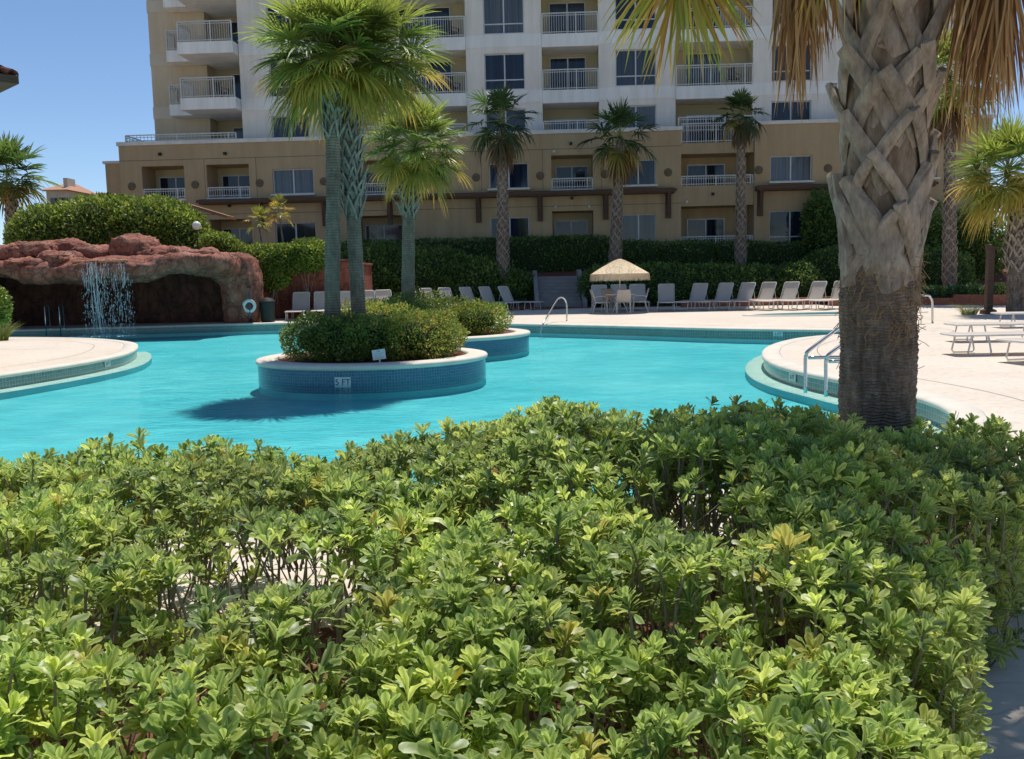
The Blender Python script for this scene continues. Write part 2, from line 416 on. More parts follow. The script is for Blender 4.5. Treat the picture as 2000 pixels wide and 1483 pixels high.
def fill(name, loops, z, m, parent=None):
    cu = bpy.data.curves.new(name, 'CURVE'); cu.dimensions = '2D'; cu.fill_mode = 'BOTH'
    for lp in loops:
        s = cu.splines.new('POLY'); s.points.add(len(lp) - 1); s.use_cyclic_u = True
        for i, p in enumerate(lp): s.points[i].co = (p[0], p[1], 0, 1)
    ob = bpy.data.objects.new('tmp', cu); col.objects.link(ob)
    dg = bpy.context.evaluated_depsgraph_get(); dg.update()
    me = bpy.data.meshes.new_from_object(ob.evaluated_get(dg)); me.name = name
    bpy.data.objects.remove(ob); bpy.data.curves.remove(cu)
    me.materials.clear(); me.materials.append(m)
    o = link(name, me, parent); o.location.z = z
    up = sum(p.normal.z * p.area for p in me.polygons)
    if up < 0: me.flip_normals()
    return o
def loft(name, loop, prof, m, parent=None, i0=0, i1=None, closed=True, smooth=True):
    L = np.array(loop); n = len(L); rings = [np.c_[offs(loop, o), np.full(n, z)] for o, z in prof]
    idx = list(range(n)) if closed else list(range(i0, i1))
    s = np.r_[0, np.cumsum(np.linalg.norm(np.roll(L, -1, 0) - L, axis=1))]
    pv = np.r_[0, np.cumsum([math.dist(prof[i], prof[i + 1]) for i in range(len(prof) - 1)])]
    me = bpy.data.meshes.new(name); V = []; Fs = []; UV = []
    for r in rings: V += [tuple(x) for x in r]
    rngi = idx if closed else idx[:-1]
    for k in range(len(prof) - 1):
        for i in rngi:
            j = (i + 1) % n
            Fs.append((k * n + i, (k + 1) * n + i, (k + 1) * n + j, k * n + j))
            UV += [(s[i], pv[k]), (s[i], pv[k + 1]), (s[i + 1], pv[k + 1]), (s[i + 1], pv[k])]
    me.from_pydata(V, [], Fs); uvl = me.uv_layers.new(name='UV')
    uvl.data.foreach_set('uv', np.array(UV, dtype=np.float32).ravel()); me.materials.append(m); me.update()
    if smooth: me.polygons.foreach_set('use_smooth', [True] * len(me.polygons))
    return link(name, me, parent)

SPA = ell(11.2, 31.9, 2.9, .95)
BED = [(-3.9, .7), (.2, .7), (.5, 1.2), (.95, 2.2), (1.35, 3.0), (2.3, 4.2), (3.3, 5.1), (2.9, 5.5), (1.6, 5.35), (.5, 5.2), (-.3, 4.4), (-1.4, 3.95), (-4.2, 4.0)]
deck = fill('deck', [[(-45, -12), (45, -12), (45, 45.5), (-45, 45.5)], [tuple(p) for p in offs(pool, .30)], [tuple(p) for p in offs(SPA, .3)]], 0, mt['deck'])
tag(deck, kind='structure')
grd = fill('ground', [[(-2500, -800), (2500, -800), (2500, 4000), (-2500, 4000)], [(-44, -11), (44, -11), (44, 45), (-44, 45)]], -.03,
           M('lawn soil', (.10, .12, .05), (.16, .15, .08), .3, .95, .3))
tag(grd, kind='structure')
COP = [(.295, .0), (.29, .006), (.1, .008), (-.0, .004), (-.03, -.012), (-.042, -.035), (-.035, -.06), (0, -.075)]
tag(loft('coping', pool, COP, mt['coping']), kind='structure')
tag(loft('waterline_tile', pool, [(.0, -.07), (0, -.30)], mt['tile_grey'], smooth=False), kind='structure')
mt['pwall'] = M('light pool wall', (.38, .80, .80), (.46, .86, .85), 2, .8, 0)
tag(loft('pool_wall', pool, [(.0, -.30), (0.0, -.41)], mt['pwall']), kind='structure')
tag(loft('deck_joint', pool, [(.985, .0025), (1.0, .0025)], M('dark joint', (.25, .22, .19), None, 3, .9, 0)), kind='structure')
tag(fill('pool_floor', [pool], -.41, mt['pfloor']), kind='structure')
tag(fill('water', [pool], -.15, mt['water']), kind='structure')
mt['joint'] = M('sawn deck joint', (.30, .26, .22), None, 3, .9, 0)
b = None
for k, (x0, y0, x1, y1) in enumerate([(6.2, 16.5, 22, 15.2), (6.0, 9.2, 22, 7.4), (10.6, -3, 12.6, 29.5), (7.2, 24.6, 22, 26.5), (-11.0, 17.2, -20, 18.4), (-10.6, 22.6, -20, 23.6), (1.2, 30.6, 1.9, 42), (12, 35.2, 22, 34.6), (-8.0, 34.9, 22, 36.2)]):
    dx, dy = x1 - x0, y1 - y0; L = math.hypot(dx, dy); b = MB(); nx, ny = -dy / L * .006, dx / L * .006
    b.add([(x0 - nx, y0 - ny, .003), (x1 - nx, y1 - ny, .003), (x1 + nx, y1 + ny, .003), (x0 + nx, y0 + ny, .003)], [(0, 1, 2, 3)]); tag(b.build('deck_joint', mt['joint']), kind='structure')
# spa
tag(loft('spa_coping', SPA, [(.295, 0), (.29, .03), (0, .035), (-.03, .02), (-.035, -.03), (0, -.05)], mt['coping']), kind='structure')
tag(loft('spa_tile', SPA, [(0, -.045), (0, -.30)], mt['tile_grey'], smooth=False), kind='structure')
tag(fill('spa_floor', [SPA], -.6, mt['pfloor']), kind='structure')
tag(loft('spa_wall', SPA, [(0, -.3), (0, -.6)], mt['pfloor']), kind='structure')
tag(fill('spa_water', [SPA], -.16, mt['water']), kind='structure')
# shallow ledges below the water
def near_i(x, y): return min(range(len(pool)), key=lambda i: (pool[i][0] - x) ** 2 + (pool[i][1] - y) ** 2)
def ledge(a, b, wd):
    i, j = near_i(*a), near_i(*b)
    if i > j: i, j = j, i
    n = len(pool)
    if j - i > n / 2: return
    wv = lambda k: wd
    o = loft('underwater_ledge', pool, [(0, -.27), (-wd * .93, -.27), (-wd, -.29)], mt['plaster'], closed=False, i0=i, i1=j)
    tag(o, kind='structure')
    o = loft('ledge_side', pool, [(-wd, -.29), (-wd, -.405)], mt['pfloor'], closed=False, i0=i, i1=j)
    tag(o, kind='structure')
ledge((6.64, 21.2), (3.4, 7.75), .34)
ledge((-9.6, 15.7), (-10.0, 24.7), .34)

# ---------------------------------------------------------------- islands
def island(cx, cy, rx, ry, label):
    t = thing('planter_island', label, 'planter', (cx, cy, -.41))
    L = [(x - cx, y - cy) for x, y in ell(cx, cy, rx, ry, 128)]
    o = [loft('rim', L, [(-.34, .10), (-.335, .165), (-.30, .178), (-.03, .175), (.02, .165), (.04, .14), (.035, .10), (0, .08)], mt['coping'], t),
         loft('tile_band', L, [(0, .085), (0, -.30)], mt['tile_blue'], t, smooth=False),
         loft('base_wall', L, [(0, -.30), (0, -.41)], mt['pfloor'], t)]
    for x in o: x.location.z = .41
    f = fill('soil', [[tuple(p) for p in offs(L, -.33)]], .41 + .13, mt['soil'], t)
    return t
isl1 = island(-2.55, 16.95, 2.07, 1.95, 'round raised planter in the pool with blue tile and two tall palms')
isl2 = island(-2.0, 23.2, 2.45, 2.3, 'round raised planter further back in the pool with one shorter palm')

def text_mesh(name, s, size, m, parent, loc, rz, tilt=R_(90), ext=.002):
    cu = bpy.data.curves.new(name, 'FONT'); cu.body = s; cu.size = size; cu.extrude = ext; cu.align_x = 'CENTER'; cu.align_y = 'CENTER'
    ob = bpy.data.objects.new('tmp', cu); col.objects.link(ob)
    dg = bpy.context.evaluated_depsgraph_get(); dg.update()
    me = bpy.data.meshes.new_from_object(ob.evaluated_get(dg)); bpy.data.objects.remove(ob)
    me.materials.clear(); me.materials.append(m); me.name = name
    o = link(name, me, parent); o.location = loc; o.rotation_euler = (tilt, 0, rz); return o
mt['white_tile'] = M('white tile', (.72, .74, .74), None, 5, .3, 0)
mt['black'] = M('black paint', (.02, .02, .02), None, 5, .5, 0)
def marker(x, y, z, rz, label, wd=.30, ht=.16, s='5 FT'):
    t = thing('depth_marker', label, 'depth marker', (x, y, z), rz, 'depth marker tiles on the pool edge')
    b = MB(); b.box(-wd / 2, wd / 2, -.008, 0, -ht / 2, ht / 2); b.build('tile', mt['white_tile'], t)
    text_mesh('lettering', s, ht * .82, mt['black'], t, (0, -.0105, 0), 0)
mx_ = D(672, 750, 15.1).x
ang = math.asin((mx_ + 2.55) / 2.07)
marker(mx_, 16.95 - 1.95 * math.cos(ang) - .012, -.105, ang * .95, 'white 5 FT depth tile on the blue band of the nearer planter island', .27, .17)
def edge_marker(px, py, label, z=-.135):
    gx, gy = G(px, py, z); i = near_i(gx, gy); n = len(pool)
    p = Vector(pool[i]); q = Vector(pool[(i + 1) % n]) - Vector(pool[i - 1]); nn = Vector((-q.y, q.x)).normalized()  # inward (left)
    marker(p.x + nn.x * .012, p.y + nn.y * .012, z, math.atan2(nn.x, -nn.y), label, .26, .12)
edge_marker(1552, 643, '5 FT depth tile under the far coping near the loungers')
edge_marker(1593, 735, '5 FT depth tile below the coping between the ladder rails')
edge_marker(130, 712, '5 FT depth tile under the coping of the left deck')

# ---------------------------------------------------------------- hotel building (local frame: x along the facade, y into depth)
B = thing('hotel_building', 'large beige and white balconied hotel tower over a tan three storey base behind the pool', 'building', (0, 50.8, 0), -TH)
def wall_holes(mb, u0, u1, z0, z1, v, holes, depth=.22):
    us = sorted({u0, u1, *[h[0] for h in holes], *[h[1] for h in holes]}); zs = sorted({z0, z1, *[h[2] for h in holes], *[h[3] for h in holes]})
    us = [u for u in us if u0 <= u <= u1]; zs = [z for z in zs if z0 <= z <= z1]
    for a, b in zip(us, us[1:]):
        for c, d in zip(zs, zs[1:]):
            mu, mz = (a + b) / 2, (c + d) / 2
            if any(h[0] < mu < h[1] and h[2] < mz < h[3] for h in holes): continue
            mb.add([(a, v, c), (b, v, c), (b, v, d), (a, v, d)], [(0, 1, 2, 3)])
    for h in holes:
        a, b, c, d = h[:4]; dp = h[4] if len(h) > 4 else depth
        mb.add([(a, v, c), (b, v, c), (b, v, d), (a, v, d), (a, v + dp, c), (b, v + dp, c), (b, v + dp, d), (a, v + dp, d)],
               [(0, 4, 5, 1), (1, 5, 6, 2), (2, 6, 7, 3), (3, 7, 4, 0)])
NWIN = [0]
def window(u0, u1, z0, z1, v, mull=(.5,), bar=None, sill=False, door=False):
    b = MB(); t = .055; y0, y1 = v - .05, v + .02
    b.box(u0, u1, y0, y1, z1 - t, z1); b.box(u0, u1, y0, y1, z0, z0 + t); b.box(u0, u0 + t, y0, y1, z0 + t, z1 - t); b.box(u1 - t, u1, y0, y1, z0 + t, z1 - t)
    for k in mull:
        x = u0 + (u1 - u0) * k; b.box(x - .035, x + .035, y0 - .004, y1, z0 + t, z1 - t)
    if bar: b.box(u0 + t, u1 - t, y0 - .002, y1, bar - .03, bar + .03)
    f = b.build('window' if not door else 'balcony_door', mt['win_frame'], B)
    g = MB(); g.box(u0 + .01, u1 - .01, v - .01, v + .01, z0 + .01, z1 - .01); g.build('pane', mt['glass'], f)
    if sill:
        s = MB(); s.box(u0 - .08, u1 + .08, v - .42, v - .06, z0 - .1, z0 - .003); s.build('sill', mt['cap'], f)
    return f
def railing(pts, z, h=1.0, name='balcony_railing', sp=.125, parent=None):
    b = MB()
    for (x0, y0), (x1, y1) in zip(pts, pts[1:]):
        L = math.hypot(x1 - x0, y1 - y0); d = Vector((x1 - x0, y1 - y0, 0)) / L; s = Vector((-d.y, d.x, 0)); mid = Vector(((x0 + x1) / 2, (y0 + y1) / 2, 0))
        for zz, hh in ((h, .028), (h - .12, .014), (.09, .018)): b.obox(mid + Vector((0, 0, z + zz)), d * L / 2, s * .022, Vector((0, 0, hh)))
        n = max(1, int(L / sp))
        for i in range(n + 1):
            p = Vector((x0, y0, 0)) + d * (L * i / n); big = i % 14 == 0 or i == n
            b.obox(p + Vector((0, 0, z + h / 2)), d * (.035 if big else .011), s * (.03 if big else .011), Vector((0, 0, h / 2 - .006)))
    return b.build(name, mt['rail'], parent or B)
def part(name, m, fn, **k):
    b = MB(); fn(b); return b.build(name, m, B, **k)
ZW = [(11.42 + 2.9 * k, 13.3 + 2.9 * k) for k in range(0, 2)]       # tall windows of tower storeys
ZB = [(10.72 + 2.9 * k, 11.36 + 2.9 * k) for k in range(0, 2)]      # white bands / slabs
TOP = 34.6  # unseen roof height, set so the tower's shadow ends on the far deck
LOW = 19.6  # lower unseen roofs either side, shaped to keep the outer loungers sunlit
TL = -20.1
# pilaster walls with windows
def pil(u0, u1, w0, w1, v=0, rend=TOP):
    b = MB(); holes = [(w0, w1, 9.08, 10.4)] + [(w0, w1, a, c) for a, c in ZW]
    wall_holes(b, u0, u1, 8.6, rend, v, holes)
    for x in (u0, u1): b.add([(x, v, 8.6), (x, v + 1.9, 8.6), (x, v + 1.9, rend), (x, v, rend)], [(0, 1, 2, 3)])
    b.build('pilaster_wall', mt['stucco_white'], B)
    for k in range(8 if rend > 30 else 3):
        bb = MB(); bb.box(u0 - .003, u1 + .003, v - .03, v + .1, 10.72 + 2.9 * k, 11.36 + 2.9 * k); bb.build('storey_band', mt['stucco_band'], B)
    window(w0, w1, 9.08, 10.4, v + .18)
    for a, c in ZW: window(w0, w1, a, c, v + .18, bar=a + .52)
pil(-14.4, -9.2, -12.8, -10.75, rend=LOW)
pil(-2.1, 1.95, -1.13, 1.03, rend=LOW)
pil(4.96, 9.02, 5.85, 8.0)
pil(13.07, 18.2, 14.05, 16.15, rend=LOW)
pil(18.2, 24.0, 20.2, 22.3, v=.35, rend=LOW)
# recessed balcony bays
def bay(u0, u1, d0, d1, depth=1.7, TOP=34.6):
    b = MB()
    b.add([(u0, depth, 8.6), (u1, depth, 8.6), (u1, depth, TOP), (u0, depth, TOP)], [(0, 1, 2, 3)])
    for x in (u0 + .004, u1 - .004): b.add([(x, .06, 8.6), (x, depth, 8.6), (x, depth, TOP), (x, .06, TOP)], [(0, 1, 2, 3)])
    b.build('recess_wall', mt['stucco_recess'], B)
    for k in range(8 if TOP > 30 else 3):
        z0, z1 = 10.62 + 2.9 * k, 11.3 + 2.9 * k
        s = MB(); s.box(u0 + .008, u1 - .008, -.12, depth - .003, z0, z1)
        if k < 2 or True: s.build('balcony_slab', mt['stucco_band'], B, bevel=.02)
        if k < 2:
            railing([(u0 + .04, -.07), (u1 - .04, -.07)], z1, 1.05)
            window(d0, d1, z1 + .02, z1 + 2.05, depth - .03, mull=(.5,), door=True)
    railing([(u0 + .04, -.9), (u1 - .04, -.9)], 8.8, .75)
    window(d0, d1, 8.75, 10.05, depth - .03, door=True)
bay(-9.2, -2.1, -6.0, -3.05, TOP=LOW)
bay(1.95, 4.96, 2.35, 4.35)
bay(9.02, 13.07, 9.75, 11.7)
# left wing with projecting corner balconies
part('wing_wall', mt['stucco_beige'], lambda b: (b.add([(TL, 1.9, 8.3), (-16.9, 1.9, 8.3), (-16.9, 1.9, LOW), (TL, 1.9, LOW)], [(0, 1, 2, 3)]),
     b.add([(-16.9, 1.9, 8.3), (-16.9, 3.1, 8.3), (-16.9, 3.1, LOW), (-16.9, 1.9, LOW)], [(0, 1, 2, 3)]),
     b.add([(TL, 1.9, 8.3), (TL, 16, 8.3), (TL, 16, LOW), (TL, 1.9, LOW)], [(3, 2, 1, 0)])))
mt['wing_band'] = M('pale beige band', (.62, .53, .41), (.58, .49, .38), .5, .9, .1)
for k in range(3): part('wing_band', mt['wing_band'], lambda b: b.box(TL - .03, -16.9, 1.87, 1.99, 10.75 + 2.9 * k, 11.4 + 2.9 * k))
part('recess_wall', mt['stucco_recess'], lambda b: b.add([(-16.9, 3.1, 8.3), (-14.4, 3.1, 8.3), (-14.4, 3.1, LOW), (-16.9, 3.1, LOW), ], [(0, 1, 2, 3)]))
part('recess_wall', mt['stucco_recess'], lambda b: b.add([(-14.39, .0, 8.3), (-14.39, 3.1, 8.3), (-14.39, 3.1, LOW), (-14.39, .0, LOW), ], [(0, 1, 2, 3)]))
for k in range(0, 3):
    z0, z1 = 10.72 + 2.9 * k, 11.33 + 2.9 * k
    s = MB(); s.prism([(-18.75, 1.86), (-18.75, .85), (-17.45, .85), (-17.45, -.8), (-14.44, -.8), (-14.44, 3.09), (-16.86, 3.09), (-16.86, 1.86)], z0, z1)
    s.build('balcony_slab', mt['stucco_band'], B)
    if k < 2:
        railing([(-18.7, 1.8), (-18.7, .9), (-17.4, .9), (-17.4, -.75), (-14.5, -.75)], z1, 1.05)
        window(-15.95, -14.5, z1 + .02, z1 + 2.0, 3.06, mull=(.72,), door=True)
window(-16.0, -14.5, 8.75, 10.35, 3.06, mull=(.72,), door=True)
# plain tower flanks, back and roofs
def flank(u, z0, z1, y0=0, flip=False): part('side_wall', mt['stucco_white'], lambda b: b.add([(u, y0, z0), (u, 16, z0), (u, 16, z1), (u, y0, z1)], [(3, 2, 1, 0) if flip else (0, 1, 2, 3)]))
flank(24.0, 0, LOW); flank(13.07, LOW, TOP); flank(1.95, LOW, TOP, flip=True)
part('rear_wall', mt['stucco_white'], lambda b: b.add([(TL, 16, 0), (24.0, 16, 0), (24.0, 16, LOW), (TL, 16, LOW)], [(3, 2, 1, 0)]))
part('rear_wall', mt['stucco_white'], lambda b: b.add([(1.95, 16.01, LOW), (13.07, 16.01, LOW), (13.07, 16.01, TOP), (1.95, 16.01, TOP)], [(3, 2, 1, 0)]))
part('roof', mt['cap'], lambda b: b.box(1.7, 13.3, -.3, 16.3, TOP, TOP + .6))
part('roof', mt['cap'], lambda b: b.box(-14.6, 1.94, -.3, 16.3, LOW, LOW + .5))
part('roof', mt['cap'], lambda b: b.box(13.31, 24.3, -.3, 16.3, LOW, LOW + .5))
part('roof', mt['cap'], lambda b: b.box(TL - .3, -14.61, 1.6, 16.3, LOW, LOW + .5))
# tan base block
VB = -1.2
bu = lambda x, y=340: U_(x, y, VB)
W2 = [(bu(532), bu(612)), (bu(955), bu(1032)), (bu(1213), bu(1281)), (bu(1504), bu(1586))]
RB = [(bu(278, 350), bu(360, 350)), (bu(404, 350), bu(487, 350)), (-8.1, -5.6), (bu(1077), bu(1158)), ]
BL, BR = bu(232, 300), 25.0
C5 = (9.15, 12.95)
def base_front(u0, u1, wins, recs, ztop, name='base_wall'):
    b = MB(); hs = []
    for a, c in wins: hs += [(a, c, 6.1, 7.42), (a, c, 2.8 if a > 5 else 2.8, 4.6)]
    for a, c in recs: hs += [(a, c, 6.0, 7.75, 1.7), (a, c, 2.6, 4.85, 1.7)]
    wall_holes(b, u0, u1, 1.2, ztop, VB, hs)
    b.build(name, mt['stucco_tan'], B)
    for a, c in wins:
        window(a, c, 6.1, 7.42, VB + .17, sill=True); window(a, c, 2.8, 4.6, VB + .17, bar=3.25 if a > 10 else None)
    for a, c in recs:
        r = MB()
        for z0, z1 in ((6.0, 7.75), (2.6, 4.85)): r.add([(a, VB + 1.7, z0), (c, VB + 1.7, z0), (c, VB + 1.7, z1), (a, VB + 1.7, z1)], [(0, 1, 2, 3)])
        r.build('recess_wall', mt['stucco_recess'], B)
        railing([(a + .03, VB + .05), (c - .03, VB + .05)], 6.02, .52)
        s = MB(); s.box(a - .05, c + .05, VB - .06, VB - .003, 5.9, 6.0); s.build('ledge', mt['cap'], B)
        m_ = (c - a)
        window(a + m_ * .1, a + m_ * .92, 6.02, 7.35, VB + 1.66, door=True); window(a + m_ * .05, a + m_ * .9, 2.62, 4.45, VB + 1.66, door=True)
base_front(BL, C5[0], W2[:3], [RB[0], RB[1], RB[2], RB[3]], 8.86)
base_front(C5[1], BR, W2[3:] + [(20.2, 22.3)], [], 9.02)
part('parapet_cap', mt['cap'], lambda b: (b.box(BL - .08, C5[0] + .08, VB - .08, VB + .35, 8.86, 9.06), b.box(C5[1] - .08, BR + .1, VB - .08, VB + .35, 9.02, 9.2)))
part('terrace_floor', mt['cap'], lambda b: (b.box(BL, C5[0], VB + .351, 3.0, 8.6, 8.72), b.box(C5[1], BR, VB + .351, 3.0, 8.6, 8.72)))
for u, y1, z1, fl in ((BL, 14, 8.86, True), (BR, 14, 9.0, False), (C5[0], 1.5, 8.86, False), (C5[1], 1.5, 9.0, True)):
    part('base_side', mt['stucco_tan'], lambda b: b.add([(u, VB, 1.2), (u, y1, 1.2), (u, y1, z1), (u, VB, z1)], [(3, 2, 1, 0) if fl else (0, 1, 2, 3)]))
part('recess_wall', mt['stucco_tan'], lambda b: b.add([(C5[0], .7, 1.2), (C5[1], .7, 1.2), (C5[1], .7, 8.6), (C5[0], .7, 8.6)], [(0, 1, 2, 3)]))
# open bay of the base with curved balconies
for z0, z1, zr in ((7.65, 8.2, 1.0), (4.95, 6.0, .5), (2.0, 2.35, 1.0)):
    s = MB(); s.box(C5[0] + .01, C5[1] - .01, VB + .12, .69, z0, z1); s.build('balcony_slab', mt['stucco_tan'], B)
    railing([(C5[0] + .05, VB + .18), (C5[1] - .05, VB + .18)], z1 + .004, zr)
for z0, z1 in ((2.38, 4.4), (6.05, 7.3), (8.25, 9.9)):
    window(9.7, 11.75, z0, z1 - .02, .66, door=True)
# lower wing on the far left
part('low_wing', mt['stucco_tan'], lambda b: b.box(-22.6, BL - .01, .8, 12, 1.2, 8.2))
part('low_wing_cap', mt['cap'], lambda b: b.box(-22.7, BL - .02, .7, 12.1, 8.2, 8.34))
railing([(BL + .3, VB + 6), (BL + .3, VB + .3), (-14.5, VB + .3)], 9.06, .38, 'terrace_railing', .2)
# brown timber ledge with brackets
UL = bu(395, 380)
part('timber_ledge', mt['brown_wood'], lambda b: (b.box(UL, 8.75, VB - .62, VB - .012, 5.62, 5.88), b.box(UL - .1, 8.85, VB - .7, VB - .62, 5.7, 5.84)))
part('timber_ledge', mt['brown_wood'], lambda b: (b.box(12.98, 22, VB - .62, VB - .012, 5.62, 5.88), b.box(12.9, 22.1, VB - .7, VB - .62, 5.7, 5.84)))
for x in (510, 635, 762, 935, 1055, 1183, 1305, 1484):
    u = bu(x, 410)
    s = MB(); s.box(u - .14, u + .14, VB - .16, VB - .01, 4.35, 5.62)
    s.add([(u - .09, VB - .16, 4.6), (u + .09, VB - .16, 4.6), (u + .09, VB - .55, 5.62), (u - .09, VB - .55, 5.62), (u - .09, VB - .16, 5.62), (u + .09, VB - .16, 5.62)], [(0, 1, 2, 3), (0, 3, 4), (1, 5, 2)])
    s.build('bracket', mt['brown_wood'], B)
mt['medal'] = M('bronze medallion', (.12, .09, .055), (.17, .125, .075), 6, .7)
for x, y in ((257, 357), (381, 355), (507, 354), (632, 352), (930, 346), (1055, 343), (1181, 341), (1305, 338), (1482, 331), (1617, 329)):
    u = bu(x, y); z = 6.72
    b = MB(); b.lathe([(.0, .07), (.09, .07), (.13, .045), (.17, .05), (.21, .03), (.215, .0)], 20)
    o = b.build('medallion', mt['medal'], B, smooth=True); o.location = (u, VB - .006, z); o.rotation_euler = (R_(90), 0, 0)
for x, y in ((313, 297), (440, 297), (1115, 282), (1117, 388), (449, 400), (1392, 381)):
    u = bu(x, y); r = ray(x, y); z = CH + r.z / r.y * (50.8 + VB)
    b = MB(); b.box(u - .07, u + .07, VB - .16, VB - .012, z - .07, z + .07); b.box(u - .045, u + .045, VB - .2, VB - .16, z - .09, z + .03); b.build('wall_lamp', mt['dark'], B)
for x, y in ((1082, 297), (1085, 405), (1151, 404), (1341, 396)):
    u = bu(x, y); r = ray(x, y); z = CH + r.z / r.y * (50.8 + VB)
    b = MB(); b.lathe([(0, .1), (.05, .09), (.08, .04), (.08, 0)], 12); o = b.build('flood_lamp', mt['white_metal'], B, smooth=True); o.location = (u, VB - .01, z); o.rotation_euler = (R_(90), 0, 0)
part('joint_lines', M('stucco joint', (.2, .15, .1), None, 3, .9, 0), lambda b: ([b.box(BL, C5[0], VB - .004, VB - .001, z, z + .035) for z in (8.05, 5.1)] + [b.box(bu(x, 330) - .015, bu(x, 330) + .015, VB - .005, VB - .001, 6.0, 8.05) for x in (399, 500, 640, 940, 1060, 1175)]))
b = MB(); [b.box(16.9, 17.45, -.06, -.04, 10.98 + i * .07, 11.01 + i * .07) for i in range(4)]; b.build('wall_vent', mt['medal'], B)
# dark balcony chairs seen through the railings
def bchair(u, v, z, label, rz):
    t = thing('balcony_chair', label, 'chair', (0, 0, 0), rz - TH, 'dark chairs on the balconies')
    t.location = (u * math.cos(TH) + v * math.sin(TH), 50.8 - u * math.sin(TH) + v * math.cos(TH), z)
    b = MB(); b.box(-.25, .25, -.25, .25, .40, .44); b.build('seat', mt['dark'], t)
    b = MB(); [b.box(-.25 + i * .1, -.19 + i * .1, .23, .26, .5, .92) for i in range(5)]; b.box(-.27, .27, .22, .27, .92, .96); b.box(-.27, .27, .22, .27, .46, .5); b.build('backrest', mt['dark'], t)
    for x in (-.24, .24):
        for y in (-.23, .23): b = MB(); b.box(x - .02, x + .02, y - .02, y + .02, 0, .4); b.build('leg', mt['dark'], t)
    b = MB(); [b.box(x - .02, x + .02, -.25, .25, .62, .65) for x in (-.26, .26)]; [b.box(x - .02, x + .02, -.25, -.21, .44, .62) for x in (-.26, .26)]; b.build('armrest', mt['dark'], t)
bchair(-15.55, .3, 11.34, 'dark slatted chair on the leftmost balcony beside its glass door', 2.6)
bchair(-2.9, .8, 11.32, 'dark chair at the right end of the lower balcony behind the twin palms', 2.4)
bchair(-2.9, .8, 14.22, 'dark chair at the right end of the upper balcony behind the twin palms', 2.4)
bchair(12.2, .7, 11.32, 'dark chair on the balcony above the rightmost slim fan palm', 2.4)
bchair(4.0, .1, 6.04, 'dark chair on the small recessed base balcony between two round medallions', 2.8)

# ---------------------------------------------------------------- terrain behind the deck
def terrain():
    b = MB(); xs = [-44 + 2 * i for i in range(45)]
    ys = [(40.5, -.02), (43.5, .05), (45.0, .5), (46.5, 1.2), (48.5, 1.9), (52, 2.0), (75, 2.0), (110, .2)]
    vs = [(x, y, z + (.12 * noise.noise(Vector((x * .3, y * .3, 0))) if 43 < y < 48 else 0)) for x in xs for y, z in ys]
    m = len(ys)
    b.add(vs, [(i * m + j, (i + 1) * m + j, (i + 1) * m + j + 1, i * m + j + 1) for i in range(len(xs) - 1) for j in range(m - 1)])
    return tag(b.build('slope', mt['soil'], smooth=True), kind='structure')
terrain()
bed = fill('planting_bed', [crom(BED, 5)], .012, mt['soil'])
tag(bed, kind='structure')

# ---------------------------------------------------------------- leaf clouds
def rot_frames(rng, Nrm, jitter):
    n = len(Nrm)
    d = Nrm + rng.normal(0, jitter, (n, 3)); d /= np.linalg.norm(d, axis=1)[:, None] + 1e-9
    a = rng.normal(0, 1, (n, 3)); s = np.cross(d, a); s /= np.linalg.norm(s, axis=1)[:, None] + 1e-9
    return d, s, np.cross(d, s)
def leaf_quads(rng, P, Nrm, L, W, jitter=.8, cols=None):
    """one folded leaf (2 quads) per point"""
    n = len(P); d, s, u = rot_frames(rng, Nrm, jitter)
    L = L * rng.uniform(.7, 1.3, (n, 1)); W = W * rng.uniform(.8, 1.2, (n, 1))
    p0 = P; p1 = P + d * L * .5 + u * L * .06; p2 = P + d * L - u * L * .1
    a = P + d * L * .55 + s * W * .5 + u * W * .22; c = P + d * L * .55 - s * W * .5 + u * W * .22
    V = np.stack([p0, a, p2, c, p1], 1).reshape(-1, 3)
    i = np.arange(n)[:, None] * 5
    Q = np.concatenate([i + np.array([[0, 1, 2, 4]]), i + np.array([[0, 4, 2, 3]])], 0)
    C = None
    if cols is not None: C = np.repeat(cols, 5, 0)
    return V, Q, C
def pick_cols(rng, n, pal, wts=None, P=None, sc=1.2):
    pal = np.array(pal); k = rng.choice(len(pal), n, p=wts)
    c = pal[k] * rng.uniform(.75, 1.25, (n, 1))
    if P is not None:
        f = .5 + .5 * np.sin(P[:, 0] * 2.1 * sc + 1.3 * np.sin(P[:, 1] * 1.7 * sc)) * np.sin(P[:, 2] * 2.9 * sc + P[:, 1] * 1.1)
        c = c * (.8 + .4 * f)[:, None]
    return c
GREENS = [(.035, .085, .018), (.06, .13, .022), (.09, .17, .03), (.14, .22, .04)]
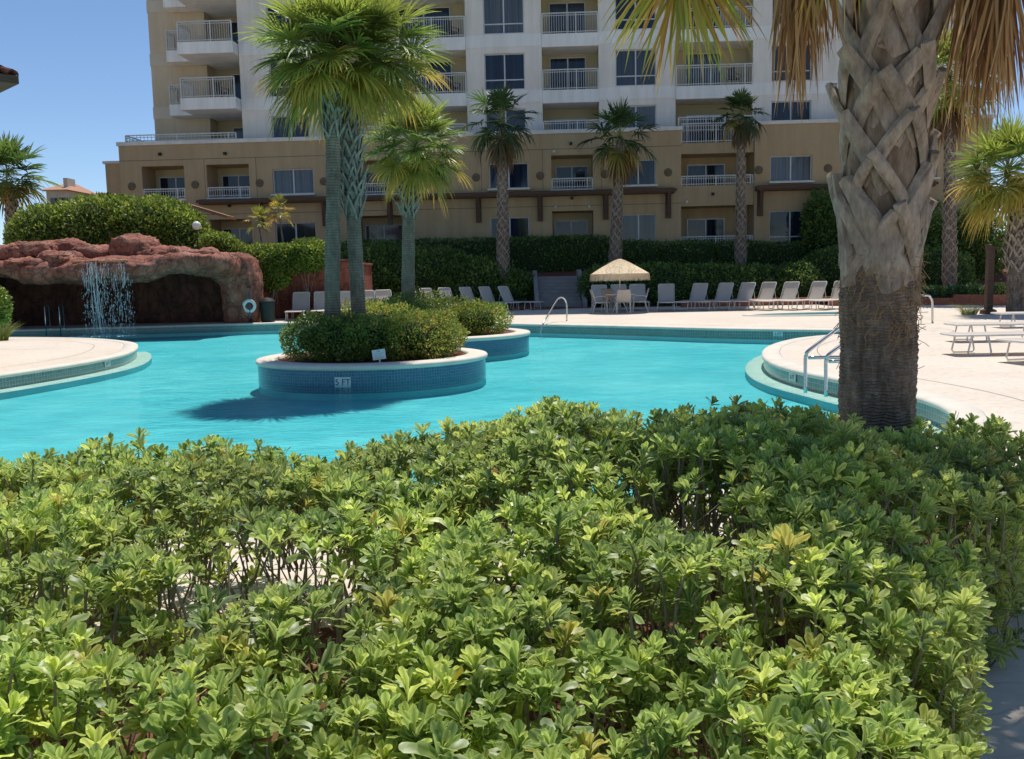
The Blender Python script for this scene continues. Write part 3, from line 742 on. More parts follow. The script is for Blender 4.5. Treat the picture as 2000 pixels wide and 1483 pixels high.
def blob_points(rng, ells, dens, exp=2.0, amp=.12, depth=.25):
    Ps = []; Ns = []
    for e in ells:
        cx, cy, cz, rx, ry, rz = e; a = 4 * math.pi * ((rx * ry) ** 1.6 / 3 + (rx * rz) ** 1.6 / 3 + (ry * rz) ** 1.6 / 3) ** (1 / 1.6)
        n = int(a * dens); v = rng.normal(0, 1, (n, 3))
        # area-weight by scaling
        v = v * np.array([rx, ry, rz]) ** -.15
        v /= np.linalg.norm(v, axis=1)[:, None]
        k = (np.abs(v) ** exp).sum(1) ** (-1 / exp)
        q = v * k[:, None]
        w_ = q * np.array([rx, ry, rz]) + np.array([cx, cy, cz])
        nz = np.sin(w_[:, 0] * 5.1 / (.5 + .5 * rx ** .5) + 2 * np.sin(w_[:, 2] * 4)) * np.sin(w_[:, 1] * 4.7 + 1.5 * np.sin(w_[:, 0] * 3)) + .6 * np.sin(w_[:, 0] * 11 + w_[:, 2] * 9) * np.sin(w_[:, 1] * 10)
        s = 1 + amp * nz - depth * rng.random(n) ** 1.6
        P = q * np.array([rx, ry, rz]) * s[:, None] + np.array([cx, cy, cz])
        N = q / np.array([rx, ry, rz]); N /= np.linalg.norm(N, axis=1)[:, None]
        Ps.append(P); Ns.append(N)
    P = np.concatenate(Ps); N = np.concatenate(Ns); keep = np.ones(len(P), bool)
    for e in ells:
        c = np.array(e[:3]); r = np.array(e[3:])
        keep &= ((np.abs((P - c) / r) ** exp).sum(1) > .45)
    return P[keep], N[keep]
def shrub(name, label, cat, ells, seed, L=.07, W=.035, dens=900, pal=GREENS, wts=None, group=None, exp=2.2, amp=.1, depth=.3, zmin=0.0, core=None, mat='leaf', up=.35, jit=.8, part_name='foliage'):
    rng = np.random.default_rng(seed)
    e0 = ells[0]; t = thing(name, label, cat, (e0[0], e0[1], zmin), 0, group)
    P, N = blob_points(rng, ells, dens, exp, amp, depth)
    k = P[:, 2] > zmin + .02; P = P[k]; N = N[k]; N[:, 2] += up
    V, Q, C = leaf_quads(rng, P, N, L, W, jit, pick_cols(rng, len(P), pal, wts, P))
    V[:, 2] = np.maximum(V[:, 2], zmin + .01)
    np_mesh(part_name, V, Q, mt[mat], t, C, world=True)
    # woody frame: trunk and forking twigs under the leaves
    rr = random.Random(seed); b = MB()
    for e in ells:
        for q in range(4):
            a = rr.uniform(0, 6.28); b0 = Vector((e[0] + rr.uniform(-.15, .15) * e[3], e[1] + rr.uniform(-.15, .15) * e[4], zmin + .005))
            tip = Vector((e[0] + math.cos(a) * e[3] * .6, e[1] + math.sin(a) * e[4] * .6, max(zmin + .2, e[2] + e[5] * .4)))
            mid = (b0 + tip) / 2 + Vector((0, 0, .08)); r = .012 + .004 * e[3]
            b.tube([b0, mid, tip], [r, r * .7, r * .35], 5)
    b.build('branches', mt['branch'], t, world=True)
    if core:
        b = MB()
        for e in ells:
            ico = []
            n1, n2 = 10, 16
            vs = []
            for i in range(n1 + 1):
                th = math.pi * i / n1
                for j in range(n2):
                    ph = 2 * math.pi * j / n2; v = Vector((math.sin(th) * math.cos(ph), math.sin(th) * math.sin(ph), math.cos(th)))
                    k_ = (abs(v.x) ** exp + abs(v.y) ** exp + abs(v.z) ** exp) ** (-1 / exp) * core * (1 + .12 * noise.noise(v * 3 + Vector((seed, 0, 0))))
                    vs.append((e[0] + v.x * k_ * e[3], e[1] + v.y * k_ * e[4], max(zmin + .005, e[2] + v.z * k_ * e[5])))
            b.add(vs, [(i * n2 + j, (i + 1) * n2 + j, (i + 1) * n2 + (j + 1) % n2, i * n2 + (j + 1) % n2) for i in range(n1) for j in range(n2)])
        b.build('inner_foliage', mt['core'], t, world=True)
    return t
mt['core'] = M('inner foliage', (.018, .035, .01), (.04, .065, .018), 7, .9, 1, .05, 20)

# ---------------------------------------------------------------- palms
def frond(rng, base, az, el, pet, R, nb, droop, spread=2.1, w=.045, col0=(.1, .2, .03), col1=None, segs=4, pet_droop=.15, curl=.0, costa=.35, frac=1.0):
    """fan frond: returns petiole points and blade arrays"""
    d = np.array([math.sin(az) * math.cos(el), math.cos(az) * math.cos(el), math.sin(el)])
    t = np.linspace(0, 1, 6)[:, None]
    pp = base + d * pet * t; pp[:, 2] -= pet_droop * pet * (t[:, 0] ** 2)
    hub = pp[-1]; f = pp[-1] - pp[-2]; f /= np.linalg.norm(f)
    s = np.cross(f, [0, 0, 1.0]); s /= np.linalg.norm(s) + 1e-9; nrm = np.cross(s, f)
    rl = rng.uniform(-.35, .35); s, nrm = s * math.cos(rl) + nrm * math.sin(rl), nrm * math.cos(rl) - s * math.sin(rl)
    ph = np.linspace(-spread, spread, nb) + rng.normal(0, .03, nb)
    Ls = R * (.62 + .38 * np.cos(ph * .75)) * rng.uniform(.88, 1.08, nb)
    dirs = np.cos(ph)[:, None] * f + np.sin(ph)[:, None] * s + nrm * (.22 + .12 * rng.normal(0, 1, nb))[:, None] * np.abs(np.sin(ph))[:, None]
    dirs /= np.linalg.norm(dirs, axis=1)[:, None]
    b0 = hub + f * (costa * R * np.cos(ph * .8)[:, None] * .45)
    tt = np.linspace(0, 1, segs + 1)
    dr = droop * rng.uniform(.7, 1.4, nb)
    pts = b0[:, None, :] + dirs[:, None, :] * (Ls[:, None, None] * tt[None, :, None])
    drop = (dr[:, None] * Ls[:, None] * np.maximum(0, tt[None, :] - .2) ** 2 * 1.4)
    pts[:, :, 2] -= drop
    # keep length under strong droop: pull towards hub
    pull = np.clip(drop / (Ls[:, None] + 1e-6), 0, 1) * .45
    pts[:, :, 0] = pts[:, :, 0] * (1 - pull) + b0[:, None, 0] * pull; pts[:, :, 1] = pts[:, :, 1] * (1 - pull) + b0[:, None, 1] * pull
    wd = np.cross(nrm, dirs); wd /= np.linalg.norm(wd, axis=1)[:, None]
    wd = wd + nrm * rng.normal(0, .45, (nb, 1)); wd /= np.linalg.norm(wd, axis=1)[:, None]
    ws = w * np.array([.35, .95, 1.0, .7, .06, .02])[:segs + 1] if segs == 4 else w * np.interp(tt, [0, .25, .5, .8, 1], [.35, 1, .95, .55, .05])
    A = pts + wd[:, None, :] * ws[None, :, None] * .5; Bp = pts - wd[:, None, :] * ws[None, :, None] * .5
    V = np.stack([A, Bp], 2).reshape(-1, 3)
    m = segs + 1; base_i = np.arange(nb)[:, None, None] * (2 * m) + np.arange(segs)[None, :, None] * 2
    Q = (base_i + np.array([0, 1, 3, 2])[None, None, :]).reshape(-1, 4)
    c0 = np.array(col0); c1 = np.array(col1 if col1 is not None else col0)
    tv = np.clip(tt ** 1.5, 0, 1)
    cc = c0[None, None] * (1 - tv[None, :, None]) + c1[None, None] * tv[None, :, None]
    cc = cc * rng.uniform(.75, 1.25, (nb, 1, 1))
    C = np.repeat(cc, 2, axis=1).reshape(-1, 3)
    return pp, V, Q, C
class Crown:
    def __init__(s): s.V = []; s.Q = []; s.C = []; s.n = 0; s.pet = MB()
    def add(s, r, pr=.018):
        pp, V, Q, C = r; s.V.append(V); s.Q.append(Q + s.n); s.C.append(C); s.n += len(V)
        s.pet.tube([tuple(p) for p in pp], [pr * 1.6, pr * 1.2, pr, pr * .9, pr * .8, pr * .6], 5)
    def build(s, name, m, parent, pm):
        np_mesh(name, np.concatenate(s.V), np.concatenate(s.Q), m, parent, np.concatenate(s.C), world=True)
        return pm and s.pet.build('leaf_stalks', pm, parent, world=True, smooth=True)
mt['stalk'] = M('leaf stalk', (.22, .26, .08), (.32, .32, .12), 4, .6)
mt['stalk_dead'] = M('dead stalk', (.28, .17, .08), (.36, .24, .12), 4, .8)
YG = (.36, .33, .06); GR = (.12, .19, .035); LG = (.25, .32, .055); BRN = (.33, .19, .07); TAN = (.50, .36, .17)
def trunk_mesh(cpts, rads, n=20, sub=10, ring=.006, rseed=0):
    """tapered trunk along centre points with slight ring ripples"""
    cp_ = [Vector(c) for c in cpts]; P = []; Rr = []
    m = len(cp_)
    for i in range(m - 1):
        for k in range(sub):
            t = k / sub; P.append(cp_[i].lerp(cp_[i + 1], t)); Rr.append(rads[i] * (1 - t) + rads[i + 1] * t)
    P.append(cp_[-1]); Rr.append(rads[-1])
    rr = random.Random(rseed)
    Rr = [r * (1 + rr.uniform(-1, 1) * ring / max(r, .01)) for r in Rr]
    b = MB(); b.tube(P, Rr, n); return b
def boots(b, ctr, rad, z0, z1, dz, n, w, h, out, thick=.02, tipl=.1, rs=0, b2=None, spanf=1.0):
    """criss-crossed split leaf bases: every one an inverted V that ends in a cut stub"""
    rr = random.Random(rs); i = 0; z = z0
    while z < z1:
        for j in range(n):
            th = (j + (i % 2) * .5) * 2 * math.pi / n + rr.uniform(-.1, .1) + i * .09
            zz = z + rr.uniform(-.3, .3) * dz; hh = h * rr.uniform(.85, 1.15); ww = w * rr.uniform(.72, 1.25); oo = out * rr.uniform(.5, 1.5)
            for sgn in (-1, 1):
                rows = []; dth = math.pi / n * rr.uniform(.9, 1.1) * spanf; K = 6
                tl = tipl * rr.uniform(.5, 1.5) if sgn > 0 else tipl * .35
                for k in range(K + 1):
                    t = k / K                         # 0 bottom .. 1 stub end
                    tz = zz - hh * (1 - t) + tl * max(0, t - .75) * 4 * .8
                    a = th + sgn * dth * (1 - t) ** .9 - sgn * .0
                    r = rad(tz) + .008 + sgn * .005 * (spanf > 1) + oo * t ** 1.6 + (tl * .35 * max(0, t - .75) * 4)
                    c = ctr(tz); R0 = Vector((math.cos(a), math.sin(a), 0)); T0 = Vector((-math.sin(a), math.cos(a), 0))
                    rows.append((Vector((c[0], c[1], tz)) + R0 * r, R0, T0))
                vs = []
                for k in range(K + 1):
                    p, R0, T0 = rows[k]; dv = (rows[min(K, k + 1)][0] - rows[max(0, k - 1)][0]).normalized()
                    side = dv.cross(R0).normalized(); up_ = side.cross(dv).normalized()
                    if up_.dot(R0) < 0: up_ = -up_
                    wk = ww * (1.12 - .3 * k / K) * .5; tk = thick * (.6 + .5 * k / K)
                    vs += [p - side * wk, p - side * wk * .55 + up_ * tk, p + side * wk * .55 + up_ * tk, p + side * wk, p + side * wk * .6 - up_ * tk * .4, p - side * wk * .6 - up_ * tk * .4]
                fs = [(k * 6 + q, k * 6 + (q + 1) % 6, (k + 1) * 6 + (q + 1) % 6, (k + 1) * 6 + q) for k in range(K) for q in range(6)]
                fs += [(5, 4, 3, 2, 1, 0), tuple(K * 6 + q for q in range(6))]
                (b if sgn > 0 or b2 is None else b2).add(vs, fs)
        z += dz; i += 1
def sabal_crown(t, top, rng, nf, pet, R, nb=26, w=.05, yellow=.3, low=-.8, droop=.5, cols=(GR, LG, YG), segs=4):
    cr_ = Crown()
    for i in range(nf):
        q = i / (nf - 1)
        el = math.pi / 2 * .95 * (1 - q) + low * q
        az = i * 2.39996 + rng.uniform(-.2, .2)
        yf = max(0, (q - (1 - yellow)) / yellow) if yellow > 0 else 0
        c0 = np.array(cols[0]) * (1 - yf) + np.array(cols[2]) * yf * .8 if rng.random() < .8 else np.array(cols[1])
        if q < .35: c0 = np.array(cols[1])
        c1 = c0 * .6 + (np.array(cols[2]) * .9 if rng.random() < .45 + .5 * yf else c0) * .4
        if yf > .15 and rng.random() < .5: c1 = np.array((.50, .34, .06)); c0 = c0 * .6 + np.array((.36, .30, .05)) * .4
        elif rng.random() < .25: c0 = c0 * .45
        k = rng.uniform(.85, 1.12)
        cr_.add(frond(rng, np.array(top) + np.array([0, 0, (1 - q) * .25]), az, el, pet * k * (.75 + .3 * math.sin(q * 3.1)), R * k, nb, droop * (.25 + .55 * q * q), w=w, col0=tuple(c0), col1=tuple(c1), segs=segs), .014)
    cr_.build('crown', mt['frond'], t, mt['stalk'])

# --- the two tall palms on the nearer island
def palm(name, label, ctrpts, rads, crown_top, seed, nf, pet, R, trunk='bark_grey', boots_z=None, bs=None, group=None, **kw):
    base = ctrpts[0]; t = thing(name, label, 'palm tree', tuple(base), 0, group)
    b = trunk_mesh(ctrpts, rads, 20, 12, .004, seed); b.build('trunk', mt[trunk], t, smooth=True, world=True)
    zs = [c[2] for c in ctrpts]
    def ctr(z): return (np.interp(z, zs, [c[0] for c in ctrpts]), np.interp(z, zs, [c[1] for c in ctrpts]))
    def rad(z): return float(np.interp(z, zs, rads))
    if boots_z:
        bb = MB(); boots(bb, ctr, rad, boots_z[0], boots_z[1], *bs, rs=seed); bb.build('leaf_base_boots', mt['boot'] if trunk != 'bark_grey' else mt['boot_grey'], t, world=True)
    sabal_crown(t, crown_top, np.random.default_rng(seed), nf, pet, R, **kw)
    return t
mt['boot_grey'] = barkmat('weathered grey boots', (.17, .18, .15), (.27, .28, .24), (.40, .41, .36), 1.2, 6)
PG = 'palms growing out of the pool islands'
d = 16.9
p0 = D(650, 690, d); p0.z = .1
palm('cabbage_palm', 'tall palm with straight smooth grey trunk, left of the pair on the nearer island', [p0, D(649, 560, d), D(651, 400, d), D(650, 230, d), D(652, 170, d)], [.165, .14, .135, .125, .14],
     D(638, 118, d), 11, 64, .68, .78, boots_z=(D(650, 245, d).z, D(650, 150, d).z), bs=(.11, 5, .05, .26, .09, .012, .08), group=PG, w=.032, nb=44, low=-.85, yellow=.45)
d = 17.3
p0 = D(706, 690, d); p0.z = .1
palm('cabbage_palm', 'leaning palm with ragged leaf stubs, right one of the pair on the nearer island', [p0, D(700, 600, d), D(690, 420, d), D(683, 300, d), D(688, 180, d), D(702, 145, d)], [.16, .14, .135, .15, .14, .12],
     D(720, 118, d), 12, 60, .68, .76, boots_z=(D(688, 400, d).z, D(695, 160, d).z), bs=(.15, 4, .06, .34, .10, .014, .14), group=PG, w=.032, nb=44, low=-.85, yellow=.45)
d = 22.6
p0 = D(797, 660, d); p0.z = .1
palm('cabbage_palm', 'shorter palm with dense round crown on the island further back', [p0, D(797, 560, d), D(798, 450, d), D(799, 370, d), D(808, 330, d)], [.19, .165, .15, .15, .13],
     D(812, 300, d), 13, 60, .70, .68, boots_z=(D(797, 405, d).z, D(800, 330, d).z), bs=(.12, 5, .05, .28, .12, .012, .12), group=PG, w=.036, nb=36, low=-.85, yellow=.4)
# --- slim fan palms in front of the hotel
FG = 'slim fan palms in front of the hotel'
DG = (.035, .085, .025); DG2 = (.06, .12, .03); DY = (.13, .13, .05)
def fanpalm(label, px, ybase, ytop, d, rpx, zb, seed, w0=.26, nf=26, tr='bark_brown', cxo=0, dx=0, cols=None):
    c = D(px + cxo, ytop, d); p0 = D(px, ybase, d); p0.z = zb
    pts = [p0, p0.lerp(c, .35) + Vector((dx, 0, 0)), p0.lerp(c, .7), c]
    R = rpx * d / 1800
    t = palm('fan_palm', label, pts, [w0 * 1.15, w0, w0 * .8, w0 * .55], c + Vector((0, 0, .1)), seed, nf, R * .50, R * .55, trunk=tr, boots_z=(p0.z + .6, c.z - .1), bs=(.2, 5, .05, .24, .03, .014, .06), group=FG, w=.075, nb=20, low=-.9, yellow=.25, droop=.8, cols=cols or (DG, DG2, DY))
    # skirt of dead brown leaves under the crown
    rng = np.random.default_rng(seed + 50); cr_ = Crown()
    for i in range(9): cr_.add(frond(rng, np.array(c) - np.array([0, 0, .1]), i * 2.4, -1.15 - .2 * rng.random(), R * .3, R * .5, 12, .5, spread=.9, w=.06, col0=(.14, .08, .045), col1=(.22, .14, .08)), .012)
    cr_.build('dead_skirt', mt['dead'], t, mt['stalk_dead'])
fanpalm('slim fan palm with pale stubbly trunk left of the steps', 982, 525, 245, 44.5, 78, .3, 21, .27, cxo=-2)
fanpalm('slim fan palm rising behind the thatched umbrella', 1200, 510, 275, 45.5, 76, 1.2, 22, .27, cxo=10)
fanpalm('slim fan palm beside the stacked corner balconies, nearest to the big trunk', 1447, 485, 232, 46.5, 52, 1.6, 23, .24)
fanpalm('tall fan palm seen just right of the big trunk', 1855, 560, 160, 40, 112, .4, 24, .24, nf=46, cols=(GR, LG, YG))
# --- sabal palm at the right edge, and the one at the left edge
d = 29.5
p0 = D(1987, 612, d); p0.z = .0
palm('cabbage_palm', 'stout palm with patterned trunk and green yellow crown at the right edge', [p0, D(1986, 540, d), D(1988, 470, d), D(1990, 400, d), D(1985, 350, d)], [.34, .29, .27, .25, .2],
     D(1968, 345, d), 15, 64, .95, 1.0, trunk='bark_brown', boots_z=(D(1987, 510, d).z, D(1990, 350, d).z), bs=(.16, 5, .07, .32, .08, .02, .1), w=.045, nb=34, low=-.95, yellow=.5)
d = 46
p0 = D(22, 560, d); p0.z = .0
palm('fan_palm', 'bushy fan palm against the sky at the left edge', [p0, D(22, 480, d), D(24, 420, d), D(20, 360, d)], [.3, .26, .24, .2],
     D(15, 345, d), 16, 40, 1.0, 1.2, trunk='bark_brown', boots_z=(D(22, 470, d).z, D(20, 370, d).z), bs=(.2, 5, .08, .32, .08, .02, .1), w=.09, nb=20, low=-.9, yellow=.3, cols=((.06, .13, .03), (.11, .19, .04), (.2, .2, .05)))

# ---------------------------------------------------------------- big foreground palm
d = 5.05
BT = thing('large_palm', 'huge foreground palm with criss-crossed leaf stubs and dead brown fronds hanging at the top', 'palm tree', (D(1712, 860, d).x, d, 0))
ctr_pts = [(D(1712, 1100, d).x, 0), (D(1712, 840, d).x, D(1712, 840, d).z), (D(1714, 640, d).x, D(1712, 640, d).z), (D(1714, 540, d).x, D(1712, 540, d).z), (D(1722, 400, d).x, D(1722, 400, d).z), (D(1732, 200, d).x, D(1732, 200, d).z), (D(1738, 0, d).x, D(1738, 0, d).z), (D(1742, -300, d).x, D(1742, -300, d).z)]
rz_ = [.215, .193, .194, .192, .197, .205, .20, .16]
def bctr(z): return (float(np.interp(z, [c[1] for c in ctr_pts], [c[0] for c in ctr_pts])), d)
def brad(z): return float(np.interp(z, [c[1] for c in ctr_pts], rz_))
ZB0 = D(1712, 570, d).z; ZTOP = ctr_pts[-1][1]
def big_trunk():
    n, m = 72, 260; V = []
    for i in range(m):
        z = -.02 + (ZTOP + .02) * i / (m - 1)
        r0 = brad(z); c = bctr(z)
        for k in range(n):
            a = 2 * math.pi * k / n
            v = Vector((math.cos(a) * 2.2, math.sin(a) * 2.2, z * 3.0))
            ringph = z * 24 + 1.6 * noise.noise(Vector((math.cos(a), math.sin(a), z * 2)))
            saw = (ringph % 1.0)
            r = r0 + (.010 * saw if z < ZB0 else 0) + .012 * noise.noise(v) + .006 * noise.noise(Vector((math.cos(a) * 14, math.sin(a) * 14, z * 5)))
            V.append((c[0] + r * math.cos(a), c[1] + r * math.sin(a), z))
    Q = [(i * n + k, i * n + (k + 1) % n, (i + 1) * n + (k + 1) % n, (i + 1) * n + k) for i in range(m - 1) for k in range(n)]
    np_mesh('trunk', V, Q, mt['bark_big'], BT, smooth=True, world=True)
big_trunk()
bb = MB()
boots(bb, bctr, lambda z: brad(z) - .018, ZB0 + .42, ZTOP - .15, .205, 4, .095, .36, .05, .026, rs=11, tipl=.08, spanf=1.35)
bb.build('leaf_base_boots', mt['boot'], BT, world=True, bevel=.003)
bb = MB()      # the long lowest stubs
def longboot(a0, z0, a1, z1, w, lift):
    rows = []; K = 10
    for k in range(K + 1):
        t = k / K; z = z0 + (z1 - z0) * t; a = a0 + (a1 - a0) * t; r = brad(z) + .004 + lift * t ** 1.5; c = bctr(z)
        rows.append((Vector((c[0] + r * math.cos(a), c[1] + r * math.sin(a), z)), Vector((math.cos(a), math.sin(a), 0))))
    vs = []
    for k in range(K + 1):
        p, R0 = rows[k]; dv = (rows[min(K, k + 1)][0] - rows[max(0, k - 1)][0]).normalized(); side = dv.cross(R0).normalized()
        wk = w * (1.25 - .75 * k / K) * .5 * (1 + .05 * math.sin(k * 2.1))
        vs += [p - side * wk - R0 * .03, p - side * wk * .6 + R0 * .016, p + side * wk * .6 + R0 * .016, p + side * wk - R0 * .03]
    bb.add(vs, [(k * 4 + q, k * 4 + (q + 1) % 4, (k + 1) * 4 + (q + 1) % 4, (k + 1) * 4 + q) for k in range(K) for q in range(4)] + [(3, 2, 1, 0), tuple(K * 4 + q for q in range(4))])
zf = lambda y: D(1720, y, d - .2).z
longboot(R_(-75), zf(560), R_(-162), zf(345), .17, .05)
longboot(R_(-112), zf(520), R_(-28), zf(300), .17, .05)
longboot(R_(-20), zf(600), R_(-22), zf(310), .10, .03)
longboot(R_(-160), zf(560), R_(-185), zf(330), .10, .05)
longboot(R_(-48), zf(480), R_(-60), zf(400), .10, .0)
bb.build('lowest_boots', mt['boot'], BT, world=True, bevel=.004)
# loose fibres
rr = random.Random(3); b = MB()
for i in range(280):
    z = rr.gauss(ZB0 - .02, .15); a = rr.uniform(-math.pi, 0); r = brad(z) + .012; c = bctr(z)
    p = Vector((c[0] + r * math.cos(a), c[1] + r * math.sin(a), z)); q = p + Vector((math.cos(a) * rr.uniform(.0, .02), math.sin(a) * .02, 0)) + Vector((rr.uniform(-.05, .05), 0, rr.uniform(-.09, .03)))
    b.tube([p, (p + q) / 2 + Vector((rr.uniform(-.01, .01), -.008, 0)), q], .0021, 3)
b.build('bark_fibres', mt['stalk_dead'], BT, world=True)['kind'] = 'stuff'
def big_crown():
    rng = np.random.default_rng(8); top = np.array([ctr_pts[-1][0], d, ZTOP - .1]); cr_ = Crown()
    for i in range(20):
        el = 1.45 - 1.2 * (i / 19); az = i * 2.39996
        c = np.array(GR) if i > 8 else np.array(LG)
        cr_.add(frond(rng, top + np.array([0, 0, .2 * (1 - i / 19)]), az, el, .85, 1.02, 44, .4, w=.03, col0=tuple(c), col1=tuple(c * .7 + np.array(YG) * .3), segs=5), .016)
    cr_.build('crown', mt['frond'], BT, mt['stalk'])
    # hanging yellow frond in the upper middle of the view
    def hang(hub, tipc, R, nb, spread, cols, mat, nme, w=.03, segs=6, stalk='stalk', fwd=(0, 0, -1), lat=(1, 0, 0), lenj=.15, wav=.1):
        hub = np.array(hub); f = np.array(fwd, float); f /= np.linalg.norm(f); s = np.array(lat, float); s /= np.linalg.norm(s)
        V = []; Q = []; C = []; n = 0
        for k in range(nb):
            ph = -spread + 2 * spread * k / (nb - 1) + rng.normal(0, .05); dr = math.cos(ph) * f + math.sin(ph) * s
            L = R * (1 - .25 * (ph / (spread + .01)) ** 2) * rng.uniform(1 - lenj, 1 + lenj * .6); y = rng.uniform(-wav, wav); bow = rng.uniform(-.12, .12)
            c0 = np.array(cols[rng.integers(len(cols))]) * rng.uniform(.7, 1.2)
            p = hub + np.array([rng.normal(0, .02), rng.normal(0, .03), rng.normal(0, .03)])
            wdir = np.cross(dr, [0, 1, 0]) + np.array([0, rng.uniform(-.9, .9), 0]); wdir /= np.linalg.norm(wdir)
            for q in range(segs + 1):
                t = q / segs
                gv = .35 * abs(math.sin(ph)) * t * t * L
                pt = p + dr * L * t * (1 - .1 * t) + np.array([bow * math.sin(t * 3) * .3, y * t * .8, -gv])
                ww = w * np.interp(t, [0, .15, .6, .9, 1], [.4, 1, .8, .35, .05]) * .5
                V += [pt + wdir * ww, pt - wdir * ww]; C += [c0, c0]
                if q: a = n + q * 2; Q.append([a - 2, a - 1, a + 1, a])
            n += 2 * (segs + 1)
        np_mesh(nme, V, Q, mt[mat], BT, np.array(C), world=True)
        b = MB(); tp = Vector(tuple(top)) + Vector((0, 0, -.1)); h = Vector(tuple(hub)); md = (tp + h) / 2 + Vector((0, 0, .22))
        b.tube([tp, tp.lerp(md, .55) + Vector((0, 0, .05)), md, md.lerp(h, .6) + Vector((0, 0, .03)), h], [.022, .018, .015, .012, .01], 6)
        b.build('hanging_stalk', mt[stalk], BT, smooth=True, world=True)
    h = D(1330, -95, 4.5)
    YC = [(.36, .31, .04), (.30, .30, .05), (.42, .30, .05), (.22, .26, .04), (.38, .22, .05)]
    hang(h, None, .60, 84, 1.2, YC, 'frond', 'yellow_frond', .017, lat=(1, .25, 0), fwd=(.0, -.1, -1))
    h = D(1560, -170, 4.7)
    BC = [(.25, .13, .05), (.34, .20, .08), (.42, .28, .13), (.18, .09, .035), (.5, .36, .18)]
    hang(h, None, .98, 90, .20, BC, 'dead', 'dead_frond', .017, lat=(1, .2, 0), wav=.12, stalk='stalk_dead')
    hang(D(1600, -110, 4.8), None, .58, 40, .42, BC, 'dead', 'dead_frond', .015, lat=(1, .4, 0), wav=.1, stalk='stalk_dead')
    hang(D(1925, -200, 4.9), None, 1.26, 120, .2, BC, 'dead', 'dead_frond', .017, lat=(1, -.2, 0), wav=.16, stalk='stalk_dead')
    hang(D(1965, -140, 4.6), None, .95, 80, .28, BC, 'dead', 'dead_frond', .016, lat=(1, -.3, 0), wav=.12, stalk='stalk_dead')
    hang(D(1900, -150, 5.3), None, .72, 55, .3, BC, 'dead', 'dead_frond', .016, lat=(1, -.3, 0), wav=.12, stalk='stalk_dead')
    hang(D(1640, -230, 4.4), None, .68, 40, .5, BC[:3] + YC[:2], 'dead', 'dead_frond', .015, lat=(1, -.3, 0), wav=.12, stalk='stalk_dead')
big_crown()

# ---------------------------------------------------------------- foreground hedge (glossy whorled leaves)
def rosette(rng, nl, L, simple):
    """leaf whorl around +Z; returns V (.,3), Q, tone"""
    V = []; Q = []; T = []; n = 0
    rows = [(0, .12), (.3, .5), (.6, .92), (.84, 1.0), (.96, .66), (1, .2)] if not simple else [(0, .12), (.45, .78), (.85, 1.0), (1, .3)]
    for k in range(nl):
        q = k / (nl - 1); el = R_(84) * (1 - q) ** .6 + R_(18) * q + rng.normal(0, .16); az = k * 2.39996 + rng.normal(0, .15)
        l = L * (.55 + .5 * q ** .6) * rng.uniform(.85, 1.12); wd = l * rng.uniform(.29, .37); z0 = -.012 * q * 3
        f = np.array([math.cos(az), math.sin(az), 0]); s = np.array([-math.sin(az), math.cos(az), 0]); curl = rng.uniform(.0, .6) + .45 * q * rng.random()
        roll = rng.normal(0, .25); fold = rng.uniform(.06, .2)
        pos = np.array([0, 0, z0]); prev = 0; tone = rng.uniform(.75, 1.25)
        for (t, wf) in rows:
            e = el - curl * t * 1.2; step = (t - prev) * l; prev = t
            pos = pos + (f * math.cos(e) + np.array([0, 0, 1]) * math.sin(e)) * step
            nr = -f * math.sin(e) + np.array([0, 0, 1]) * math.cos(e)
            sd_ = s * math.cos(roll) + nr * math.sin(roll); nn = nr * math.cos(roll) - s * math.sin(roll)
            hw = wd * wf * .5
            V += [pos - sd_ * hw + nn * hw * fold * 2.4 - nn * hw * .5 * (t > .8), pos, pos + sd_ * hw + nn * hw * fold * 2.4 - nn * hw * .5 * (t > .8)]
            T += [(tone, 1, q), (tone, 0, q), (tone, 1, q)]
        m = len(rows)
        for r in range(m - 1):
            a = n + r * 3; Q += [(a, a + 1, a + 4, a + 3), (a + 1, a + 2, a + 5, a + 4)]
        n += 3 * m
    return np.array(V), np.array(Q), np.array(T)
def fgnoise(x, y): return noise.noise(Vector((x * 1.9, y * 1.9, 3.1))) * .6 + noise.noise(Vector((x * 4.5, y * 4.5, 7))) * .4
def hedge_top(x, y):
    # back skyline height by x at y~4.6, front lower
    bx = np.interp(x, [-2.8, -2.2, -1.9, -1.2, -.6, -.2, .2, .6, 1.0, 1.3, 1.6, 2.0, 2.5, 3.2], [.74, .74, .80, .72, .80, .86, .93, .93, .93, .98, .80, .75, .76, .76])
    fx = .80 + .03 * x
    t = min(1, max(0, (y - 2.0) / 1.8)); base = fx * (1 - t) + bx * t
    if y < 1.7: base -= (1.7 - y) * .28
    return base + (.13 + .07 * max(0, min(1, 3.6 - y))) * fgnoise(x, y) - (.03 if y < 3.4 else 0) + .05 * noise.noise(Vector((x * 9, y * 9, 1)))
def right_edge(y): return float(np.interp(y, [.9, 1.3, 2.0, 3.0, 3.3, 3.7, 4.3, 5.2], [.44, .66, 1.03, 1.56, 1.76, 2.15, 2.75, 3.3]))
